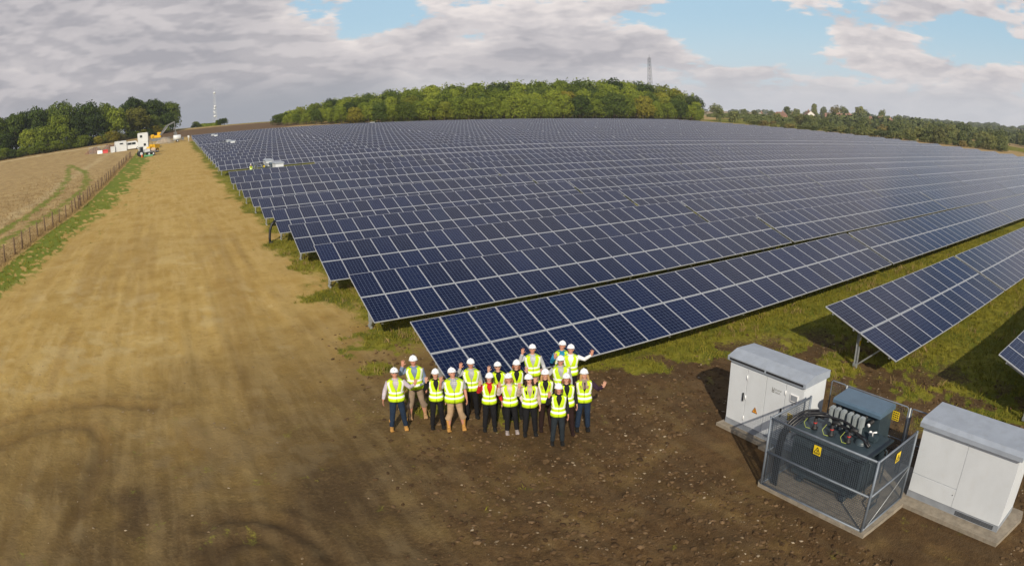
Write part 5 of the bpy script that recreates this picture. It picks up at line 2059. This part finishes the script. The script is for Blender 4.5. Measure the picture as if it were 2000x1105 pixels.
SX, SY = -8.6, 192.0
sz = G(SX, SY)
container(SX, SY + 3, sz, 3.1, 6.0, 2.35, 0, 'lower white site cabin of the two-high stack at the end of the track', [(.1, .9, 1.0, 1.8)])
container(SX, SY + 3, sz + 2.35, 3.1, 6.0, 2.35, 0, 'upper white site cabin stacked on another at the end of the track', [(-.9, -.1, 1.0, 1.8)], False)
container(-16.0, 199, G(-16, 199), 3.6, 2.6, 2.9, .15, 'pale grey-white container left of the minibus', [(-.4, .8, 1.9, 2.4)])
container(-18.4, 197.5, G(-18.4, 197.5), 1.3, 1.3, 1.7, .15, 'small white cabin against the left side of the pale container', [], True)


def wheel(parent, x, y, r, w, mat=None):
    o = MB().tube([(x, y - w / 2, r), (x, y + w / 2, r)], r, 18, smooth=False).build('wheel', M['blackp'], parent)
    MB().tube([(x, y - w / 2 - .01, r), (x, y + w / 2 + .01, r)], r * .5, 14, smooth=False).build('rim', mat or M['site_white'], o)
    return o


def minibus(x, y, rz):
    t = empty('minibus', (x, y, G(x, y)), rz, 'white minibus parked between the pale container and the stacked cabins', 'minibus')
    prof = [(-2.7, .35), (-2.75, 1.0), (-2.6, 2.3), (-2.2, 2.5), (1.5, 2.5), (2.2, 1.65), (2.75, 1.3), (2.8, .4)]
    MB().prism(prof, 2.0, 0, Matrix(((1, 0, 0, 0), (0, 0, -1, 1.0), (0, 1, 0, 0), (0, 0, 0, 1)))).build('body', M['site_white'], t)
    for s in (-1, 1):
        for a, b in ((-2.45, -1.25), (-1.15, .05), (.15, 1.3)):
            MB().box(a, b, min(s * 1.003, s * 1.02), max(s * 1.003, s * 1.02), 1.5, 2.15).build('window', M['glass'], t)
        for xx in (-1.8, 1.8):
            wheel(t, xx, s * .9, .36, .22)
    MB().add([(1.62, -.9, 2.42), (1.62, .9, 2.42), (2.25, .9, 1.68), (2.25, -.9, 1.68)], [(0, 1, 2, 3)]).build('windscreen', M['glass'], t)
    return t


minibus(-12.6, 199.5, .1)


def excavator(x, y, rz):
    t = empty('excavator', (x, y, G(x, y)), rz, 'yellow tracked excavator with its boom raised at the end of the track', 'excavator')
    for s in (-1, 1):
        mb = MB()
        prof = [(-1.9, .15), (-2.1, .5), (-1.8, .9), (1.8, .9), (2.1, .5), (1.9, .15), (1.6, .0), (-1.6, .0)]
        mb.prism(prof, .6, 0, Matrix(((1, 0, 0, 0), (0, 0, -1, s * 1.15 + .3), (0, 1, 0, 0), (0, 0, 0, 1))))
        mb.build('track', M['machine_grey'], t)
    mb = MB().bbox(-2.2, 1.2, -1.3, 1.3, 1.0, 1.9, .12)
    mb.bbox(-2.3, -1.2, -1.3, 1.3, 1.0, 2.3, .15)
    mb.build('upper_body', M['plant_yellow'], t)
    c = MB().bbox(.2, 1.6, .35, 1.3, 1.1, 2.9, .1).build('cab', M['plant_yellow'], t)
    MB().box(.4, 1.62, .45, 1.32, 1.9, 2.7).build('window', M['glass'], c)
    b = MB().bar((1.0, -.2, 1.7), (3.6, -.2, 4.8), .4, .55).bar((3.5, -.2, 4.7), (6.6, -.2, 5.9), .35, .5).build('boom', M['machine_grey'], t)
    MB().bar((6.6, -.2, 6.1), (6.8, -.2, 2.4), .3, .42).build('stick', M['machine_grey'], t)
    MB().tube([(1.6, -.2, 1.9), (4.0, -.2, 4.5)], .12, 8).build('ram', M['alu'], t)
    MB().prism([(6.3, 1.2), (6.2, 2.2), (7.1, 2.5), (7.4, 1.6), (6.9, 1.0)], 1.0, 0, Matrix(((1, 0, 0, 0), (0, 0, -1, .3), (0, 1, 0, 0), (0, 0, 0, 1)))).build('bucket', M['machine_grey'], t)
    return t


excavator(-5.2, 236, .15)


def dumper(x, y, rz):
    t = empty('dumper', (x, y, G(x, y)), rz, 'yellow site dumper with a tipped skip beside the track', 'dumper')
    MB().bbox(-1.6, 1.4, -.7, .7, .6, 1.1, .08).build('chassis', M['machine_grey'], t)
    MB().prism([(.2, .95), (-.1, 2.1), (2.3, 1.9), (1.8, .9)], 1.9, 0, Matrix(((1, 0, 0, 0), (0, 0, -1, .95), (0, 1, 0, 0), (0, 0, 0, 1)))).build('skip', M['plant_yellow'], t)
    MB().bbox(-1.7, -.5, -.6, .6, 1.0, 1.6, .08).build('engine_cover', M['plant_yellow'], t)
    MB().tube([(-.6, -.6, 1.5), (-.6, -.6, 2.7), (-.6, .6, 2.7), (-.6, .6, 1.5)], .05, 6).build('roll_bar', M['blackp'], t)
    for s in (-1, 1):
        wheel(t, -1.2, s * .85, .5, .35, M['plant_yellow'])
        wheel(t, 1.0, s * .85, .55, .4, M['plant_yellow'])
    return t


dumper(-5.3, 171, .9)


def tractor(x, y, rz):
    t = empty('tractor', (x, y, G(x, y)), rz, 'grey utility tractor with a white cab roof in front of the dumper', 'tractor')
    MB().bbox(.1, 1.9, -.42, .42, .8, 1.5, .08).build('bonnet', M['site_white'], t)
    c = MB()
    for sx in (-.9, .1):
        for sy in (-.6, .6):
            c.bar((sx, sy, .9), (sx * .9, sy * .9, 2.25), .07, .07)
    c.bbox(-1.05, .25, -.7, .7, 2.25, 2.38, .04)
    cab = c.build('cab', M['site_white'], t)
    MB().box(-.82, .02, -.55, .55, 1.3, 2.2).build('window', M['glass'], cab)
    MB().bbox(-1.0, .2, -.5, .5, .6, 1.25, .06).build('chassis', M['machine_grey'], t)
    for s in (-1, 1):
        wheel(t, -.6, s * .75, .7, .4)
        wheel(t, 1.45, s * .6, .45, .3)
    return t


tractor(-7.4, 160, .3)


def trailer(x, y, rz):
    t = empty('flatbed_trailer', (x, y, G(x, y)), rz, 'low grey flatbed trailer loaded with sacks beside the tractor', 'trailer')
    MB().bbox(-1.8, 1.8, -.9, .9, .75, .95, .03).build('bed', M['machine_grey'], t)
    MB().bar((-1.8, 0, .75), (-3.0, 0, .6), .1, .1).build('drawbar', M['machine_grey'], t)
    for s in (-1, 1):
        wheel(t, .3, s * .8, .4, .25)
    return t


trailer(-5.2, 161, .2)
rs = random.Random(5)
mb = MB()
mb.bbox(-.6, .6, -.5, .5, 0, .75, .18)
sack = mb.mesh('sack', CL('sack_cloth', (.50, .40, .30)))
for i, (dx, dy) in enumerate(((-.9, 0), (.5, .1))):
    o = link('sack', sack)
    o.location = (-5.2 + dx, 161 + dy, G(-5.2, 161) + .96)
    tag(o, ['bulging beige sack at the front of the flatbed trailer', 'bulging beige sack at the back of the flatbed trailer'][i], 'sack')
o = MB().bbox(-1.1, 1.1, -.6, .6, 0, .35, .05).build('tarpaulin_pack', M['pale_green'])
o.location = (-5.9, 158, G(-5.9, 158))
tag(o, 'flat green wrapped pack lying in front of the tractor', 'pack')
o = MB().tube([(0, 0, 0), (0, 0, .06)], .28, 12).tube([(0, 0, .06), (0, 0, .75)], [.2, .04], 12).build('traffic_cone', simple('cone_orange', (.75, .16, .03), .5))
o.location = (-7.5, 157, G(-7.5, 157))
tag(o, 'orange cone on the grass in front of the tractor', 'traffic cone')


def bowser(x, y, rz):
    t = empty('water_bowser', (x, y, G(x, y)), rz, 'white tank trailer parked at the far end of the track', 'tank trailer')
    MB().tube([(-1.3, 0, 1.35), (-1.2, 0, 1.35), (1.2, 0, 1.35), (1.3, 0, 1.35)], [.6, .85, .85, .6], 18).build('tank', M['site_white'], t)
    MB().bbox(-1.5, 2.4, -.6, .6, .45, .6, .03).build('chassis', M['machine_grey'], t)
    MB().bbox(1.5, 2.2, -.5, .5, .6, 1.4, .05).build('pump', M['machine_grey'], t)
    for s in (-1, 1):
        wheel(t, 0, s * .7, .38, .22)
    return t


bowser(1.9, 217, .1)
for i, (x, y, rz) in enumerate(((-2.2, 214, .05), (-.2, 212, .9), (-5.6, 214, -.05), (-22, 203, .1), (-25, 203.5, .1))):
    t = empty('barrier_panel', (x, y, G(x, y)), rz, '%s grey mesh barrier panel from the track end, near the excavator and cabins' % ORD[i + 1], 'barrier', 'temporary mesh panels of the compound')
    MB().tube([(-1.7, 0, .1), (-1.7, 0, 2), (1.7, 0, 2), (1.7, 0, .1), (-1.7, 0, .1)], .03, 6).build('frame', M['galv'], t)
    mb = MB()
    wire_panel(mb, (-1.7, 0), (1.7, 0), .12, 1.98, .14, .012)
    mb.build('wire_mesh', M['galv'], t)
for i, (x, y, c, nm) in enumerate(((-22.7, 199, 'white', 'white'), (-20.9, 199, 'red', 'red'))):
    t = MB().prism([(-.3, 0), (.3, 0), (.12, .55), (.12, 1.0), (-.12, 1.0), (-.12, .55)], 1.6, 0, Matrix(((0, 0, 1, -.8), (1, 0, 0, 0), (0, 1, 0, 0), (0, 0, 0, 1)))).build('road_barrier', M[c])
    t.location = (x, y, G(x, y))
    tag(t, '%s plastic road barrier left of the compound' % nm, 'road barrier')
o = MB().bbox(-.7, .7, -.5, .5, 0, 1.4, .04).bbox(-.78, .78, -.58, .58, 1.4, 1.55, .03).build('junction_cabinet', M['site_white'])
x, y = az_xy(17.55, 233)
o.location = (x, y, G(x, y))
tag(o, 'small white cabinet at the foot of the wide wood beyond the panels', 'cabinet')
o = MB().tube([(0, 0, -.2), (0, 0, 1.6)], .08, 8).bbox(-.3, .3, -.25, .25, 1.2, 1.9, .05).build('gate_post', M['site_white'])
o.location = (5.6, 211.5, G(5.6, 211.5))
tag(o, 'short white post at the far corner of the panel field by the track', 'post')


def mound(x, y, L, W, H, mat, label, seed):
    r = np.random.default_rng(seed)
    u = np.linspace(-1, 1, 26)
    U, Vv = np.meshgrid(u, u)
    rr = np.hypot(U, Vv)
    Z = np.clip(1 - rr ** 1.6, 0, 1) * H * (.65 + .7 * vnoise(U * 3 + seed, Vv * 3, seed)) + (vnoise(U * 9, Vv * 9, seed + 1) - .5) * H * .18
    XX, YY = U * L / 2, Vv * W / 2
    Z = np.where(rr > .97, -.2, Z)
    n_ = len(u)
    i, j = np.meshgrid(np.arange(n_ - 1), np.arange(n_ - 1), indexing='ij')
    F = np.stack([i * n_ + j, i * n_ + j + 1, (i + 1) * n_ + j + 1, (i + 1) * n_ + j], -1).reshape(-1, 4)
    o = link('earth_mound', np_mesh('earth_mound', np.stack([XX, YY, Z], -1).reshape(-1, 3), F, mat, True))
    o.location = (x, y, G(x, y))
    return tag(o, label, 'earth mound')


M['mound_red'] = simple('heaped_earth', (.17, .10, .06), .95, 0, .3, .8, bump=.8, bscale=4)
M['mound_grey'] = simple('heaped_rubble', (.30, .24, .17), .95, 0, .3, .8, bump=.8, bscale=4)
mound(-19.5, 205, 9, 5, 2.4, M['mound_red'], 'reddish brown earth mound behind the pale container', 3)
mound(-25.5, 208, 7, 4, 1.5, M['mound_red'], 'low brown earth mound left of the compound by the wood', 4)
mound(-2.6, 221, 6.5, 4, 1.7, M['mound_grey'], 'pale heap of rubble in front of the excavator', 5)

# ------------------------------------------------------------------ loose cover: grass, dry stalks, stones, clods
def scatter(n, x0, x1, y0, y1, seed, dens):
    r = np.random.default_rng(seed)
    X = r.uniform(x0, x1, n)
    Y = r.uniform(y0, y1, n)
    z = zones(X, Y)
    keep = r.random(n) < dens(X, Y, z)
    X, Y = X[keep], Y[keep]
    z = [a[keep] for a in z]
    Z = gz(X, Y) + relief(X, Y, z)
    return X, Y, Z, z, r


def blades(X, Y, Z, r, h0, h1, w, lean, per):
    X, Y, Z = [np.repeat(a, per) for a in (X, Y, Z)]
    n = len(X)
    X = X + r.normal(0, .05, n)
    Y = Y + r.normal(0, .05, n)
    h = r.uniform(h0, h1, n)
    a = r.uniform(0, 2 * PI, n)
    la = r.uniform(0, 2 * PI, n)
    l = h * r.uniform(.1, lean, n)
    wx, wy = np.cos(a) * w * r.uniform(.6, 1.4, n), np.sin(a) * w * r.uniform(.6, 1.4, n)
    B = np.stack([X, Y, Z - .02], -1)
    W = np.stack([wx, wy, 0 * wx], -1)
    Md = B + np.stack([np.cos(la) * l * .35, np.sin(la) * l * .35, h * .6], -1)
    T = B + np.stack([np.cos(la) * l, np.sin(la) * l, h], -1)
    V = np.stack([B - W, B + W, Md + W * .7, T, Md - W * .7], 1).reshape(-1, 3)
    F = np.arange(n * 5).reshape(-1, 5)
    return V, F


def in_pad(X, Y):
    return (X > 10.6) & (X < 14.3) & (Y > 1.9) & (Y < 11.1)


def d_grass(X, Y, z):
    return ss(.35, .8, z[0]) * ~in_pad(X, Y) * np.clip(1.1 - np.hypot(X, Y) / 90, .25, 1)


X, Y, Z, z, r = scatter(95000, 3.5, 55, 3, 50, 1, d_grass)
V1, F1 = blades(X, Y, Z, r, .05, .22, .013, .9, 4)
X, Y, Z, z, r = scatter(15000, -16, 9, 24, 85, 2, d_grass)
V2, F2 = blades(X, Y, Z, r, .06, .20, .03, .9, 3)
V = np.concatenate([V1, V2])
F = np.arange(len(V)).reshape(-1, 5)
tag(link('grass', np_mesh('grass', V, F, M['blade'])), 'short yellow-green grass under the panels and along the verge', 'grass', None, 'stuff')

X, Y, Z, z, r = scatter(30000, -34, -9, 32, 150, 3, lambda X, Y, z: ss(.5, .9, z[1]) * (.25 + .75 * ss(2.5, .2, np.abs(X - fence_x(Y)))) * (1 - z[0] * .7) * ss(150, 80, Y) * ss(-34, -24, X))
V1, F1 = blades(X, Y, Z, r, .08, .30, .022, .8, 3)
ys = r.uniform(33, 165, 5200)
xs = fence_x(ys) + r.normal(0, .25, 5200)
V2, F2 = blades(xs, ys, gz(xs, ys), r, .08, .32, .025, .5, 1)
V = np.concatenate([V1, V2])
tag(link('dry_grass', np_mesh('dry_grass', V, np.arange(len(V)).reshape(-1, 5), M['dryblade'])), 'dry straw-coloured stalks on the field and along the fence', 'dry grass', None, 'stuff')
X, Y, Z, z, r = scatter(9000, 3.5, 40, 5, 40, 31, lambda X, Y, z: ss(.3, .8, z[0]) * ~in_pad(X, Y) * .55 * ss(.45, .6, fbm(X * .5, Y * .5, 12, 3)))
V, F = blades(X, Y, Z, r, .12, .34, .010, .8, 5)
tag(link('dry_grass', np_mesh('dry_grass', V, F, M['dryblade'])), 'tufts of dry pale grass among the green under the panels', 'dry grass', None, 'stuff')


def stones(X, Y, Z, r, s0, s1, power, mat, name, label, cat, flat=.6):
    n = len(X)
    base = np.array([(1, 0, 0), (-1, 0, 0), (0, 1, 0), (0, -1, 0), (0, 0, 1), (0, 0, -1), (.6, .6, .5), (-.6, .6, .5), (-.6, -.6, .5), (.6, -.6, .5)])
    tri = np.array([(4, 6, 7), (4, 7, 8), (4, 8, 9), (4, 9, 6), (0, 2, 6), (2, 7, 6), (2, 1, 7), (1, 8, 7), (1, 3, 8), (3, 9, 8), (3, 0, 9), (0, 6, 9), (5, 2, 0), (5, 1, 2), (5, 3, 1), (5, 0, 3)])
    s = s0 + (s1 - s0) * r.random(n) ** power
    a = r.uniform(0, 2 * PI, n)
    P = base[None] * r.uniform(.7, 1.25, (n, 10, 1))
    P = P * (s[:, None, None] * np.stack([r.uniform(.8, 1.4, n), r.uniform(.6, 1.0, n), r.uniform(.4, 1, n) * flat], -1)[:, None])
    ca, sa = np.cos(a)[:, None], np.sin(a)[:, None]
    Q = np.stack([P[..., 0] * ca - P[..., 1] * sa, P[..., 0] * sa + P[..., 1] * ca, P[..., 2]], -1)
    Q = Q + np.stack([X, Y, Z + s * .12], -1)[:, None]
    F = (np.arange(n)[:, None, None] * 10 + tri[None]).reshape(-1, 3)
    tag(link(name, np_mesh(name, Q.reshape(-1, 3), F, mat)), label, cat, None, 'stuff')


def island_mat(name, a, b_, c_, rough=.9):
    m, nt, b = new_mat(name)
    rr = N(nt, 'ShaderNodeNewGeometry').outputs['Random Per Island']
    c = mixc(nt, sstep(nt, rr, .0, .7), a, b_)
    c = mixc(nt, sstep(nt, rr, .75, 1.0), c, c_)
    nt.links.new(c, b.inputs['Base Color'])
    b.inputs['Roughness'].default_value = rough
    b.inputs['Specular IOR Level'].default_value = .15
    return m


X, Y, Z, z, r = scatter(130000, -12, 22, 1, 34, 4, lambda X, Y, z: (.014 + .24 * z[6] * (.4 + 1.2 * vnoise(X * .8, Y * .8, 6)) + .05 * z[3]) * (1 - z[0] * .8) * (1 - z[1]) * ~in_pad(X, Y) * ss(38, 16, np.hypot(X, Y)))
stones(X, Y, Z, r, .006, .048, 6.0, island_mat('field_stones', (.15, .105, .06), (.25, .19, .12), (.40, .32, .22)), 'pebbles', 'small pale stones scattered over the bare soil', 'stones')
X, Y, Z, z, r = scatter(80000, -3, 23, 0, 28, 5, lambda X, Y, z: (.65 * z[6]) * (1 - z[0] * .7) * ~in_pad(X, Y) * ss(30, 12, np.hypot(X, Y)))
stones(X, Y, Z, r, .015, .085, 3.0, island_mat('soil_crumbs', (.058, .034, .016), (.098, .060, .029), (.15, .096, .05)), 'soil_clods', 'crumbly brown clods of turned earth', 'soil', .8)

# ------------------------------------------------------------------ haze
HAZE = 0.0002
mb = MB().box(-2400, 2400, -2400, 2400, -45, 62)
hz = mb.mesh('haze')
m = bpy.data.materials.new('haze')
m.use_nodes = True
m.node_tree.nodes.clear()
o_ = m.node_tree.nodes.new('ShaderNodeOutputMaterial')
v_ = m.node_tree.nodes.new('ShaderNodeVolumePrincipled')
v_.inputs['Color'].default_value = (0.80, 0.86, 0.95, 1)
v_.inputs['Density'].default_value = HAZE
v_.inputs['Anisotropy'].default_value = 0.2
m.node_tree.links.new(v_.outputs[0], o_.inputs['Volume'])
hz.materials.append(m)
tag(link('haze', hz), 'thin pale haze over the fields', 'haze', None, 'stuff')
